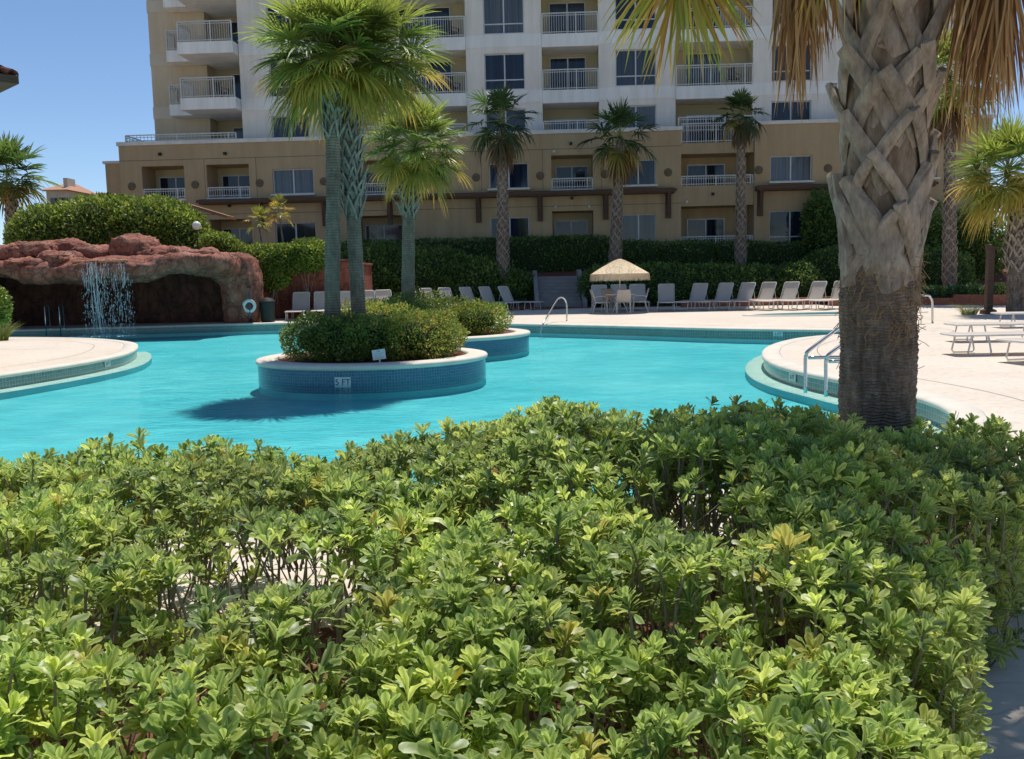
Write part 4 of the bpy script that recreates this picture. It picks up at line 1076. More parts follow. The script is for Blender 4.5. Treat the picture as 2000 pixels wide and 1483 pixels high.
def fg_hedge():
    rng = np.random.default_rng(77); rnd = random.Random(5)
    H = thing('hedge', 'broad glossy green hedge of whorled leaves filling the foreground', 'hedge', (0, 3, .0))
    temps = [rosette(rng, rng.integers(13, 19), .076, False) for _ in range(10)]; tsim = [rosette(rng, rng.integers(12, 16), .074, True) for _ in range(8)]
    sp = .063; pts = []; x0 = -3.3
    y = 1.12
    while y < 5.0:
        x = max(x0, -.6 * y - .45)
        while x < right_edge(y) + .02:
            xx, yy = x + rnd.uniform(-.5, .5) * sp, y + rnd.uniform(-.5, .5) * sp
            zt = hedge_top(xx, yy); re = right_edge(yy); yb = 4.78 + .12 * math.sin(xx * 3.1) + (.25 if xx > 1.6 else 0); yf_ = 1.12 + .1 * math.sin(xx * 4)
            dr = (re - xx) * .8; dbk = yb - yy; df = yy - yf_
            if dr > 0 and dbk > 0 and df > 0:
                z = zt
                while z > .05:
                    zz = z + rnd.uniform(-.5, .5) * sp
                    round_ = min(dr, dbk, df, .5); drop = .16 * (1 - round_ / .5) ** 2
                    dt = zt - drop - zz; dep = min(dt, dr + .0, dbk, df)
                    if dep < -.02: z -= sp; continue
                    pr = .82 if dep < .07 else .5 if dep < .16 else .22 if dep < .30 else .05
                    if zz < .25: pr *= .5
                    # thin windows: bare-stemmed area on the left, small gaps elsewhere
                    g = 0
                    A = Vector((-.35, 1.7, 1.10)); Bv = Vector((-1.75, 5.2, -.35)); P_ = Vector((xx, yy, zz)); tt = max(0, min(1, (P_ - A).dot(Bv - A) / (Bv - A).length_squared)); dd = (P_ - (A + (Bv - A) * tt))
                    dd = math.hypot(dd.x * .5, dd.z * 1.1)
                    if yy > 2.3 and dd < .21 * (1 + 1.3 * noise.noise(Vector((xx * 5, yy * 3, zz * 5)))) and dt > .0: pr *= .05
                    nz_ = noise.noise(Vector((xx * 2.6, yy * 2.6, zz * 2.6 + 9)))
                    if nz_ < -.11: pr *= .08
                    if nz_ > .15: pr *= 1.25
                    if rnd.random() < pr:
                        ntop = math.exp(-max(0, dt) * 8); nr_ = math.exp(-max(0, dr) * 7); nf = math.exp(-max(0, df) * 7); nb_ = math.exp(-max(0, dbk) * 7)
                        N = Vector((nr_ * .8, nb_ * .6 - nf * .7, ntop * 1.0 + .55))
                        pts.append((xx, yy, zz, N, dep))
                    z -= sp
            x += sp
        y += sp
    Vs = []; Qs = []; Cs = []; n = 0
    stems = MB()
    for i, (x, y, z, N, dep) in enumerate(pts):
        nn = (N + Vector((rnd.gauss(0, .5), rnd.gauss(0, .5), rnd.gauss(0, .2)))).normalized()
        a = rnd.uniform(0, 6.28); q = nn.to_track_quat('Z', 'Y').to_matrix() @ Matrix.Rotation(a, 3, 'Z'); sc = rnd.uniform(.6, 1.08) * (1.0 if dep < .15 else .9)
        V, Q, T = temps[i % 10] if y < 2.9 else tsim[i % 8]
        Mx = np.array(q) * sc; Vw = V @ Mx.T + np.array([x, y, z])
        hue = noise.noise(Vector((x * 1.3, y * 1.3, z * 2))); yel = rnd.random()
        base = np.array((.20, .30, .055)) if yel > .42 else np.array((.38, .46, .09)) if yel > .16 else np.array((.08, .16, .035))
        if yel < .03: base = np.array((.32, .30, .04))
        base = base * (1 + .45 * hue)
        young = np.clip(1 - T[:, 2] * 2.2, 0, 1)[:, None]
        c = base * T[:, :1]; c = c * (1 - .45 * young) + np.array((.30, .42, .08)) * .45 * young
        edge = T[:, 1:2]; c = c * (1 - .0 * edge) + np.array((.24, .25, .12)) * edge * .85 - c * .22 * (1 - edge)
        if rnd.random() < .02:
            k_ = (3 * (4 if y >= 2.9 else 6)); j_ = rnd.randrange(max(1, len(c) // k_)) * k_; c[j_:j_ + k_] = np.array(rnd.choice([(.5, .42, .04), (.4, .2, .06), (.3, .16, .07)]))
        Vs.append(Vw); Qs.append(Q + n); Cs.append(c); n += len(V)
        if rnd.random() < .85:
            p = Vector((x, y, z)); L = rnd.uniform(.07, .16); q2 = p - nn * L * .6 - Vector((0, 0, L * .6)); r = .0028
            stems.tube([p, (p + q2) / 2 + Vector((rnd.uniform(-.01, .01), 0, 0)), q2], [r, r * 1.2, r * 1.6], 4, cap=False)
    print('rosettes', len(pts))
    V = np.concatenate(Vs); Q = np.concatenate(Qs); C = np.concatenate(Cs)
    np_mesh('foliage', V, Q, mt['gloss_leaf'], H, C, smooth=True, world=True)
    stems.build('twigs', mt['twig'], H, world=True)
    b = MB(); y = 1.3; k = 0
    while y < 4.8:
        x = max(-3.0, -.6 * y - .3)
        while x < right_edge(y) - .15:
            for s in range(2):
                bx_, by_ = x + rnd.uniform(-.12, .12), y + rnd.uniform(-.12, .12); lx, ly = bx_ + rnd.uniform(-.22, .22), by_ + rnd.uniform(-.22, .22); h = hedge_top(lx, ly) - rnd.uniform(.04, .25)
                if ly > 4.7 or (lx < -.3 and by_ > 4.0) or lx > right_edge(ly) - .1: continue
                p0 = Vector((bx_, by_, .0)); p3 = Vector((lx, ly, h)); m1 = p0.lerp(p3, .35) + Vector((rnd.uniform(-.09, .09), rnd.uniform(-.09, .09), 0)); m2 = p0.lerp(p3, .7) + Vector((rnd.uniform(-.08, .08), rnd.uniform(-.08, .08), 0))
                r = rnd.uniform(.005, .010); b.tube([p0, m1, m2, p3], [r * 1.2, r, r * .75, r * .45], 5, cap=False)
                for w_ in range(5):
                    f0 = m1.lerp(p3, rnd.uniform(.1, .8)); f1 = f0 + Vector((rnd.uniform(-.14, .14), rnd.uniform(-.14, .14), rnd.uniform(.08, .2)))
                    if f1.z < hedge_top(f1.x, f1.y) - .03 and f1.x < right_edge(f1.y) - .05: b.tube([f0, f1], [r * .5, r * .3], 4, cap=False)
            x += .34
        y += .34
    b.build('stems', mt['twig'], H, world=True)
mt['twig'] = M('hedge twig', (.20, .16, .10), (.36, .30, .21), 20, .8)
fg_hedge()

# ---------------------------------------------------------------- shrubs and hedges
YGP = [(.11, .18, .03), (.2, .28, .045), (.34, .36, .06), (.42, .34, .07), (.36, .2, .07)]
YW = [.25, .3, .25, .14, .06]
OL = [(.08, .14, .03), (.14, .21, .04), (.22, .28, .05), (.32, .22, .08)]
OW = [.35, .35, .22, .08]
SG = 'clipped shrubs on the pool islands'
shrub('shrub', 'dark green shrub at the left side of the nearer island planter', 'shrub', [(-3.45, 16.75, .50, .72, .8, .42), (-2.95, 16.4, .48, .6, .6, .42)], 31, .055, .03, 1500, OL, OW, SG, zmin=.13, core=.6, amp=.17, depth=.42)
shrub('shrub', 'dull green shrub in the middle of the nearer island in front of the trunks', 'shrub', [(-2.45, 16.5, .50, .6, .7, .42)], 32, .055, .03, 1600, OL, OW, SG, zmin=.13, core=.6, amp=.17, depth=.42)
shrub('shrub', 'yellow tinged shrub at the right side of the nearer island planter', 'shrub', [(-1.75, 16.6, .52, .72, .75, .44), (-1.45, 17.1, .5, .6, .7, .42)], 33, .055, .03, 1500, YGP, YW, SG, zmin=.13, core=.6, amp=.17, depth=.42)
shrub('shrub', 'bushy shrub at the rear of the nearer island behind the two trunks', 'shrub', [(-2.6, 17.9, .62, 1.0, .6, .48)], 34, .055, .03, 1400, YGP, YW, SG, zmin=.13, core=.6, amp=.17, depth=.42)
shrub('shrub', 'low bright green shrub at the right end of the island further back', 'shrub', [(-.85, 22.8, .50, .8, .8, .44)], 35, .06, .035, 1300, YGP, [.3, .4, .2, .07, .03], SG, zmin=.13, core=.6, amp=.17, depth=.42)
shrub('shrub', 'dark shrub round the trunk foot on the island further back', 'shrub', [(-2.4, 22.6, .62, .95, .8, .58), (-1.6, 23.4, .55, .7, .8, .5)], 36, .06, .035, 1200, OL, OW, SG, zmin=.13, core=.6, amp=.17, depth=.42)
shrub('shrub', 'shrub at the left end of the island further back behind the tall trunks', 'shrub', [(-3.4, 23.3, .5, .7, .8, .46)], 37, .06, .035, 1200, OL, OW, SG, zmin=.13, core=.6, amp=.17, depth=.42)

def hx(px, d): return D(px, 500, d).x
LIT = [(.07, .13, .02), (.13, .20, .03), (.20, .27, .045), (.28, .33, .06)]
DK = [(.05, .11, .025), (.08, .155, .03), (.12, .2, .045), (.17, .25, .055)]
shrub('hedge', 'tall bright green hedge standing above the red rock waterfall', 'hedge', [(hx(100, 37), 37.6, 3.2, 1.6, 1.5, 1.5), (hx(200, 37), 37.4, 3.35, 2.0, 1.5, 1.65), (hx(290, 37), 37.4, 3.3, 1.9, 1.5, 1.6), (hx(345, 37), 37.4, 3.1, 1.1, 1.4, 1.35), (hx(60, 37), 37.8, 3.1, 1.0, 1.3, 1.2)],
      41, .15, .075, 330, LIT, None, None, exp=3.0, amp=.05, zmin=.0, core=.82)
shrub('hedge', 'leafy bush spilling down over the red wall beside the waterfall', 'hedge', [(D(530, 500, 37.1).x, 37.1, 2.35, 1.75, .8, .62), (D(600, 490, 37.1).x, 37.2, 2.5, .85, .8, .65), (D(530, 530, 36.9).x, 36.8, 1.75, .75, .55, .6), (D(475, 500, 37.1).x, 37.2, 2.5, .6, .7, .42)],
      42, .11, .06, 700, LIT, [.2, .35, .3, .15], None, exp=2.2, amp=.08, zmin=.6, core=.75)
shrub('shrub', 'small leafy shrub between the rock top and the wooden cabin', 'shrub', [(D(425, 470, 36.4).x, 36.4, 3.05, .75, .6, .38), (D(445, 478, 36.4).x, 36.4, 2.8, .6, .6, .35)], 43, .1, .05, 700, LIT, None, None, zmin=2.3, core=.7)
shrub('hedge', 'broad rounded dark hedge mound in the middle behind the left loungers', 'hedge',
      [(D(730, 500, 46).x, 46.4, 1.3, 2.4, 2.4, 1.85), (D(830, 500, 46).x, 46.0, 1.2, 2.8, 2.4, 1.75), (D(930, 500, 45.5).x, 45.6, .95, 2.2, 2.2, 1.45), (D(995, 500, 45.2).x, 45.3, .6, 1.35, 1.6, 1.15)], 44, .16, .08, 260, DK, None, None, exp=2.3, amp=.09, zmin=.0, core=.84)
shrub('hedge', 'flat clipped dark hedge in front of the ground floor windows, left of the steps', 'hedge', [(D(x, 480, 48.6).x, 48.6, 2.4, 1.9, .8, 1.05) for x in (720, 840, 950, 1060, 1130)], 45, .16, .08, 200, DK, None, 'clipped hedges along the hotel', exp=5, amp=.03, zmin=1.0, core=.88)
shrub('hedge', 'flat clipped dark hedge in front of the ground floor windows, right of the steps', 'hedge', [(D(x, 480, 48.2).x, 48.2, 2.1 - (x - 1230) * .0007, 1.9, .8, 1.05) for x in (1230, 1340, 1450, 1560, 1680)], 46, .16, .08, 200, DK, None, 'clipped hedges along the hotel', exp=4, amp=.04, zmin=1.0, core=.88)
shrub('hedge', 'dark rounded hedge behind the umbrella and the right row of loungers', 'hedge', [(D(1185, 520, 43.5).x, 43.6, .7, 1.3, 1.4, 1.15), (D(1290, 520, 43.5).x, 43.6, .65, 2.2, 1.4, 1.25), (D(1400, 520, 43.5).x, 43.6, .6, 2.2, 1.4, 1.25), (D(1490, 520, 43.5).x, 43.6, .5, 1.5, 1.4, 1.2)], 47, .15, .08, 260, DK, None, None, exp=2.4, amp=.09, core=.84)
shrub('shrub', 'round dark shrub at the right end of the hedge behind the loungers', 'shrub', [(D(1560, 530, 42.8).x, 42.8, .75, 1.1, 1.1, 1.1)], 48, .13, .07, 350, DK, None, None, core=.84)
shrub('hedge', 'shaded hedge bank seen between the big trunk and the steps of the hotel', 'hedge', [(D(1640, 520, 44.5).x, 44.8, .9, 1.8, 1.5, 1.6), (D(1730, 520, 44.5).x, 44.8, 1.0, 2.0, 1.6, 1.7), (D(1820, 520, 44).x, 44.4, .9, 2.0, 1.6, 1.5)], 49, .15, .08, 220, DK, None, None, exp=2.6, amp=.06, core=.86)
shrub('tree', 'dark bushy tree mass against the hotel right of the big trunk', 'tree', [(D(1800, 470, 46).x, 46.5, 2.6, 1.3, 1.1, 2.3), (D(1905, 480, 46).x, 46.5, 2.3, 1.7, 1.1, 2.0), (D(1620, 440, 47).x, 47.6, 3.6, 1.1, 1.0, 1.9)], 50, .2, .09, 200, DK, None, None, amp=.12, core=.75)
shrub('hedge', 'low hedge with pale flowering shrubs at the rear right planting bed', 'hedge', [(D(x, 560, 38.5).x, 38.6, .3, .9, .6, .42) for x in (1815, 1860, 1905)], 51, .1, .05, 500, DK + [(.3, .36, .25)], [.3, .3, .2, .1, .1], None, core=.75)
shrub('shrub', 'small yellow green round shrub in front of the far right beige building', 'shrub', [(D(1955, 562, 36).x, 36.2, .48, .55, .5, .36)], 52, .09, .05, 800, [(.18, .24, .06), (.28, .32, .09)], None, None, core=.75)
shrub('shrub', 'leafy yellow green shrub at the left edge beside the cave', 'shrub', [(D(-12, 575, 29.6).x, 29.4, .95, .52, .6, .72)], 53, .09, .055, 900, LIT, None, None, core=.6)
def grass(name, label, px, py, d, r, h, seed, n=260, cols=((.12, .2, .03), (.2, .27, .05), (.3, .28, .1))):
    g = D(px, py, d); x0, y0 = g.x, d; rng = np.random.default_rng(seed); t = thing(name, label, 'grass clump', (x0, y0, 0))
    V = []; Q = []; C = []
    for k in range(n):
        a = rng.uniform(0, 6.28); b = r * .35 * math.sqrt(rng.random()); p = np.array([x0 + b * math.cos(a), y0 + b * math.sin(a), .005]); l = h * rng.uniform(.6, 1.2); o = r * rng.uniform(.2, 1); c = np.array(cols[rng.integers(3)]) * rng.uniform(.8, 1.2)
        wv = np.array([-math.sin(a + 1), math.cos(a + 1), 0]) * .008; m = len(V)
        for q in range(4):
            tt = q / 3; pt = p + np.array([math.cos(a), math.sin(a), 0]) * o * tt ** 1.6 + np.array([0, 0, l * (tt - .35 * tt * tt)]); V += [pt - wv * (1 - tt * .9), pt + wv * (1 - tt * .9)]; C += [c, c]
            if q: i = m + q * 2; Q.append([i - 2, i - 1, i + 1, i])
    np_mesh('blades', V, Q, mt['leaf'], t, np.array(C), world=True)
grass('grass_clump', 'spiky green grass clump on the left deck beside the cave', 2, 668, 26.5, .55, .75, 61, 420)
grass('grass_clump', 'thin pale grass clump at the foot of the dark wooden post', 1893, 613, 29.3, .6, .5, 62, 200)

# yellowish young palms in front of the hotel
for px, py, yb, sd in ((505, 436, 500, 71), (545, 418, 500, 72)):
    d = 42; c = D(px, py, d); p0 = D(px + 10, yb, d); p0.z = 1.0
    t = palm('young_palm', 'small yellow feathery palm ' + ('leaning left' if sd == 71 else 'with upright fronds') + ' in front of the ground floor', [p0, p0.lerp(c, .5) + Vector((.1, 0, 0)), c], [.05, .045, .035], c, sd, 12, .35, .45, group='young palms by the hotel', low=-.5, yellow=.8, w=.05, nb=14, cols=((.2, .22, .04), (.25, .27, .05), (.36, .3, .06)))

# ---------------------------------------------------------------- red rock waterfall and cave
GR_ = thing('rock_grotto', 'red artificial rock cave with overhanging slab, boulders and falling water', 'rock waterfall', (-14, 34, -.2))
def rock(name, prims, m, parent, vox=.12, amp=.18, sc=.9, seed=0, amp2=.05):
    b = MB()
    for p in prims:
        if p[0] == 'box': b.box(*p[1:])
        elif p[0] == 'prism': b.prism([(x, z) for x, z in p[1]], 0, 1)
        else:
            _, cx, cy, cz, rx, ry, rz = p; n1, n2 = 8, 12; vs = []
            for i in range(n1 + 1):
                for j in range(n2):
                    th, ph = math.pi * i / n1, 2 * math.pi * j / n2; v = Vector((math.sin(th) * math.cos(ph), math.sin(th) * math.sin(ph), math.cos(th)))
                    k = (abs(v.x) ** 3.2 + abs(v.y) ** 3.2 + abs(v.z) ** 3.2) ** (-1 / 3.2); vs.append((cx + v.x * k * rx, cy + v.y * k * ry, cz + v.z * k * rz))
            b.add(vs, [(i * n2 + j, (i + 1) * n2 + j, (i + 1) * n2 + (j + 1) % n2, i * n2 + (j + 1) % n2) for i in range(n1) for j in range(n2)])
    o = b.build('tmp', m); md = o.modifiers.new('r', 'REMESH'); md.mode = 'VOXEL'; md.voxel_size = vox
    dg = bpy.context.evaluated_depsgraph_get(); dg.update(); me = bpy.data.meshes.new_from_object(o.evaluated_get(dg)); me.name = name
    bpy.data.objects.remove(o)
    me.update(); off = Vector((seed * 3.7, 0, 0)); L = parent.location
    nrm = [v.normal.copy() for v in me.vertices]
    for v, n in zip(me.vertices, nrm):
        q = v.co * sc + off
        f = noise.noise(q) * amp + abs(noise.noise(q * 2.3)) * -amp * .5 + noise.noise(q * 5.5) * amp2
        v.co = v.co + n * f - L
    me.materials.clear(); me.materials.append(m)
    me.polygons.foreach_set('use_smooth', [True] * len(me.polygons))
    return link(name, me, parent)
gx = lambda px, d: D(px, 520, d).x
slab = [('box', -19.5, gx(430, 33), 32.2, 37.5, 2.05, 2.5), ('ell', gx(130, 32.3), 32.9, 2.0, 2.3, 1.1, .42), ('ell', gx(215, 32.3), 32.7, 2.02, 2.0, 1.1, .42), ('ell', gx(20, 33), 33.2, 2.2, 2.0, 1.2, .35),
        ('ell', gx(330, 33), 33.2, 2.2, 1.8, 1.1, .33), ('ell', gx(420, 34), 34.0, 2.15, .9, 1.0, .45), ('ell', gx(290, 33), 33.0, 2.12, 1.4, 1.0, .34)]
rock('overhang_slab', slab, mt['rock'], GR_, .11, .14, 1.0, 1)
wall = [('box', gx(428, 34.4), -9.75, 34.5, 37.6, -.1, 2.35), ('ell', gx(465, 34.4), 34.9, 1.1, .7, .75, 1.6), ('ell', gx(440, 34.4), 34.7, 2.0, .6, .7, .5)]
rock('side_wall', wall, mt['rock'], GR_, .11, .12, 1.0, 2)
rock('cave_back_wall', [('box', -21, gx(440, 35.5), 35.6, 37.0, -.1, 2.3), ('box', -21, -19.2, 31, 36, -.1, 2.3)], mt['rock_dark'], GR_, .14, .25, .8, 3)
bl = [(20, 488, 33.2, .95, .5), (75, 480, 33.4, .75, .52), (130, 478, 34.0, .8, .5), (118, 495, 32.7, .72, .34), (190, 485, 34.2, .85, .38), (265, 478, 33.4, .85, .66), (300, 492, 33.1, .6, .42), (335, 490, 33.4, .7, .4), (385, 490, 33.7, .85, .36), (430, 497, 34.2, .6, .26), (345, 500, 32.9, .6, .22), (55, 505, 32.6, .8, .22), (-30, 490, 33.4, 1.0, .5)]
for i, (px, py, dd, rx, rz) in enumerate(bl):
    c = D(px, py + 9, dd); rz *= .74
    rock('boulder', [('ell', c.x, dd, c.z, rx * 1.08, .65, rz), ('box', c.x - rx * .8, c.x + rx * .5, dd - .5, dd + .5, c.z - rz, c.z + rz * .8), ('ell', c.x + rx * .3, dd - .1, c.z - rz * .3, rx * .8, .6, rz * .6)], mt['rock'], GR_, .08, .15, 1.7, 10 + i, .07)
o = rock('water_lip', [('box', gx(145, 32), gx(255, 32), 31.72, 33.4, 2.28, 2.36)], rockmat('wet orange rock', (.4, .16, .06), (.55, .24, .1), (.6, .35, .2)), GR_, .06, .04, 2, 30, .02)
# falling water
Wf = thing('waterfall', 'thin sheet of falling water streaks and droplets in front of the cave', 'waterfall', (gx(205, 31.7), 31.7, -.2)); Wf['kind'] = 'stuff'
rr = random.Random(4); b = MB(); xa, xb = gx(160, 31.6), gx(248, 31.6)
for i in range(130):
    x = rr.uniform(xa, xb) if i > 14 else rr.gauss((xa * .75 + xb * .25), .12); z = 2.3 - rr.random() ** 2 * 2.0; y = 31.6 + rr.uniform(-.12, .12)
    l = rr.uniform(.12, .7) if i > 8 else 2.3; z1 = max(-.2, z - l); pts = []; K = 6
    for k in range(K + 1): t = k / K; pts.append((x + rr.uniform(-.012, .012) + (t * .18 if i < 4 else 0), y, z + (z1 - z) * t))
    r = rr.uniform(.002, .006) * (2 if i < 5 else 1); b.tube(pts, [r * rr.uniform(.3, 1.5) for _ in pts], 5)
for i in range(900):
    x = rr.uniform(xa - .05, xb + .12); z = 2.3 - 2.5 * rr.random() ** .8; r = rr.uniform(.003, .011); s = rr.uniform(1.5, 7); y = 31.6 + rr.uniform(-.2, .2)
    b.add([(x, y, z + r * s), (x + r, y, z), (x, y + r, z), (x - r, y, z), (x, y - r, z), (x, y, z - r * s)], [(0, 1, 2), (0, 2, 3), (0, 3, 4), (0, 4, 1), (5, 2, 1), (5, 3, 2), (5, 4, 3), (5, 1, 4)])
b.build('water_streaks', mt['fall'], Wf, world=True)
b = MB(); mt['foam'] = M('foam', (.85, .9, .92), None, 9, .6, .5, .02)
for i in range(240):
    a = rr.uniform(0, 6.28); q = rr.random() ** .7; x = (xa + xb) / 2 + math.cos(a) * q * 1.25; y = 31.3 + math.sin(a) * q * .8; r = rr.uniform(.02, .07) * (1.1 - q * .6)
    b.add([(x + r * math.cos(k), y + r * .8 * math.sin(k), -.192) for k in (0, 1.05, 2.1, 3.14, 4.2, 5.2)] + [(x, y, -.192 + r * .7)], [(k, (k + 1) % 6, 6) for k in range(6)])
b.build('splash_foam', mt['foam'], Wf, smooth=True, world=True)
# red wall with lifebuoy and bin
RW = thing('garden_wall', 'plain rust red retaining wall with plants spilling over its top', 'wall', (-8, 37.5, 0))
b = MB(); b.box(D(470, 600, 37.5).x, D(700, 600, 37.5).x, 37.5, 38.1, 0, 2.25); b.build('wall_body', mt['red_wall'], RW, world=True, bevel=.04)
b = MB(); b.box(D(470, 600, 37.5).x - .04, D(700, 600, 37.5).x + .04, 37.45, 38.15, 2.25, 2.33); b.build('coping_cap', mt['red_wall'], RW, world=True, bevel=.02)
RW2 = thing('garden_wall', 'dark red stub wall behind the tall trunks between the loungers and the hedge mound', 'wall', (D(690, 600, 38.5).x, 38.5, 0))
b = MB(); b.box(D(660, 600, 38.5).x, D(708, 600, 38.5).x, 38.5, 41.5, 0, 2.1); b.build('wall_body', mt['red_wall'], RW2, world=True, bevel=.04)
b = MB(); b.box(D(660, 600, 38.5).x - .05, D(708, 600, 38.5).x + .05, 38.45, 41.55, 2.1, 2.2); b.build('coping_cap', mt['red_wall'], RW2, world=True, bevel=.02)
c = D(487, 598, 34.2)
t = thing('lifebuoy', 'white ring lifebuoy hanging by the red wall', 'lifebuoy', (c.x, 34.2, c.z))
b = MB(); N1, N2 = 28, 10; Rm, rm = .19, .055
b.add([((Rm + rm * math.cos(q)) * math.cos(p), rm * .8 * math.sin(q), (Rm + rm * math.cos(q)) * math.sin(p)) for p in [6.2832 * i / N1 for i in range(N1)] for q in [6.2832 * j / N2 for j in range(N2)]],
      [(i * N2 + j, ((i + 1) % N1) * N2 + j, ((i + 1) % N1) * N2 + (j + 1) % N2, i * N2 + (j + 1) % N2) for i in range(N1) for j in range(N2)])
b.build('ring', mt['buoy'], t, smooth=True)
b = MB(); b.tube([(math.cos(a) * .255, -.02, math.sin(a) * .255) for a in [i * .35 for i in range(19)]], .010, 5); b.build('grab_rope', mt['rail'], t, smooth=True)
b = MB(); b.tube([(0, .06, .55), (0, .06, .3), (.03, -.02, -.1), (.0, .0, -.35), (-.04, .03, -.45)], .035, 6); b.build('rope_coil', M('blue rope', (.08, .12, .22), None, 9, .8), t, smooth=True)
t = thing('lifebuoy_post', 'slim dark post carrying the lifebuoy', 'post', (c.x, 34.33, 0)); b = MB(); b.tube([(0, 0, 0), (0, 0, 1.75)], .03, 8); b.build('pole', mt['dark'], t, smooth=True); b = MB(); b.box(-.06, .06, -.10, .0, 1.3, 1.36); b.build('hook', mt['dark'], t)
c = D(521, 600, 34.6)
t = thing('litter_bin', 'dark green litter bin standing against the red wall', 'litter bin', (c.x, 34.7, 0))
b = MB(); b.lathe([(.0, 0), (.24, 0), (.26, .06), (.27, .72), (.25, .74)], 20); b.build('bin_body', M('bin green', (.02, .035, .03), None, 5, .5), t, smooth=False)
b = MB(); b.lathe([(.29, .72), (.29, .78), (.2, .88), (0, .92)], 20); b.build('lid', mt['dark'], t)
for px, lab in ((90, 'left'), (118, 'right')):
    c = D(px, 640, 32.6); t = thing('cave_handrail', lab + ' one of two slim steel rails in front of the cave', 'handrail', (c.x, 32.9, 0), 0, 'steel rails before the cave')
    b = MB(); b.tube([(0, 0, 0), (0, 0, .75), (.02, -.1, .86), (.04, -.3, .86), (.06, -.42, .78), (.07, -.45, -.3)], .02, 8); b.build('rail_tube', mt['steel'], t, smooth=True)
    b = MB(); b.lathe([(.06, .0), (.06, .015), (.03, .03)], 12); b.build('base_flange', mt['steel'], t)

# ---------------------------------------------------------------- wooden cabin, lamp globe, steps
c0, c1 = D(383, 440, 41).x, D(446, 440, 41).x
t = thing('wooden_cabin', 'brown board cabin with sloping roof between the tall hedge and the hotel', 'cabin', (c0, 41, 0))
b = MB(); n = 12
for i in range(n): x = c0 - 1.2 + (c1 - c0 + 1.2) * i / n; b.box(x, x + (c1 - c0 + 1.2) / n - .012, 41, 41.05, .0, 3.45 - .02 * i)
b.build('board_wall', mt['brown_wood2'] if 'brown_wood2' in mt else M('red brown boards', (.16, .07, .04), (.22, .10, .06), 5, .8, vec=(4, 1, .5)), t, world=True)
b = MB(); zz = D(383, 405, 41).z; z2 = D(446, 428, 41).z
b.add([(c0 - 1.6, 40.6, zz + .45), (c1 + .1, 40.6, z2), (c1 + .1, 41.9, z2), (c0 - 1.6, 41.9, zz + .45), (c0 - 1.6, 40.6, zz + .57), (c1 + .1, 40.6, z2 + .12), (c1 + .1, 41.9, z2 + .12), (c0 - 1.6, 41.9, zz + .57)], [(0, 3, 2, 1), (4, 5, 6, 7), (0, 1, 5, 4), (1, 2, 6, 5), (2, 3, 7, 6), (3, 0, 4, 7)])
b.build('sloping_roof', M('roof boards', (.3, .15, .08), (.2, .09, .05), 5, .8), t, world=True)
b = MB(); b.box(c1 + .1, c1 + 1.2, 41.2, 43, .0, 3.0); b.build('opening_shade', mt['dark'], t, world=True)  # solid dark box standing in for the shade of the opening beside the cabin
c = D(384, 441, 35.2)
t = thing('globe_lamp', 'round white globe lamp at the right end of the tall hedge', 'lamp', (c.x, 35.2, 2.4))
b = MB(); b.tube([(0, 0, 0), (0, 0, c.z - 2.4 - .15)], .025, 8); b.build('post', mt['dark'], t, smooth=True)
b = MB(); b.lathe([(0.001, c.z - 2.4 + .165)] + [(.165 * math.cos(a), c.z - 2.4 + .165 * math.sin(a)) for a in [1.4 - i * .24 for i in range(12)]], 20); b.build('glass_globe', M('opal globe', (.75, .75, .66), None, 3, .3, 0), t, smooth=True)
sx0, sx1 = D(1052, 570, 44).x, D(1132, 570, 44).x
t = thing('garden_steps', 'grey shaded garden steps climbing between the hedges', 'steps', ((sx0 + sx1) / 2, 42.5, 0))
for i in range(9):
    b = MB(); b.box(sx0, sx1, 42.6 + i * .34, 46.4, i * .16 + (.0 if i == 0 else .002), (i + 1) * .16); b.build('step', mt['asphalt'], t, world=True, bevel=.012)
for s in (0, 1):
    x = (sx0 - .22, sx1 + .02)[s]; b = MB(); vs = [(x, 42.3, 0), (x, 46.5, 0), (x, 46.5, 1.75), (x, 45.7, 1.75), (x, 42.3, .3)]; vs += [(a + .2, y, z) for a, y, z in vs]
    b.add(vs, [(0, 1, 2, 3, 4), (9, 8, 7, 6, 5)] + [(i, 5 + i, 5 + (i + 1) % 5, (i + 1) % 5) for i in range(5)]); b.build('cheek_wall', mt['asphalt'], t, world=True, bevel=.01)

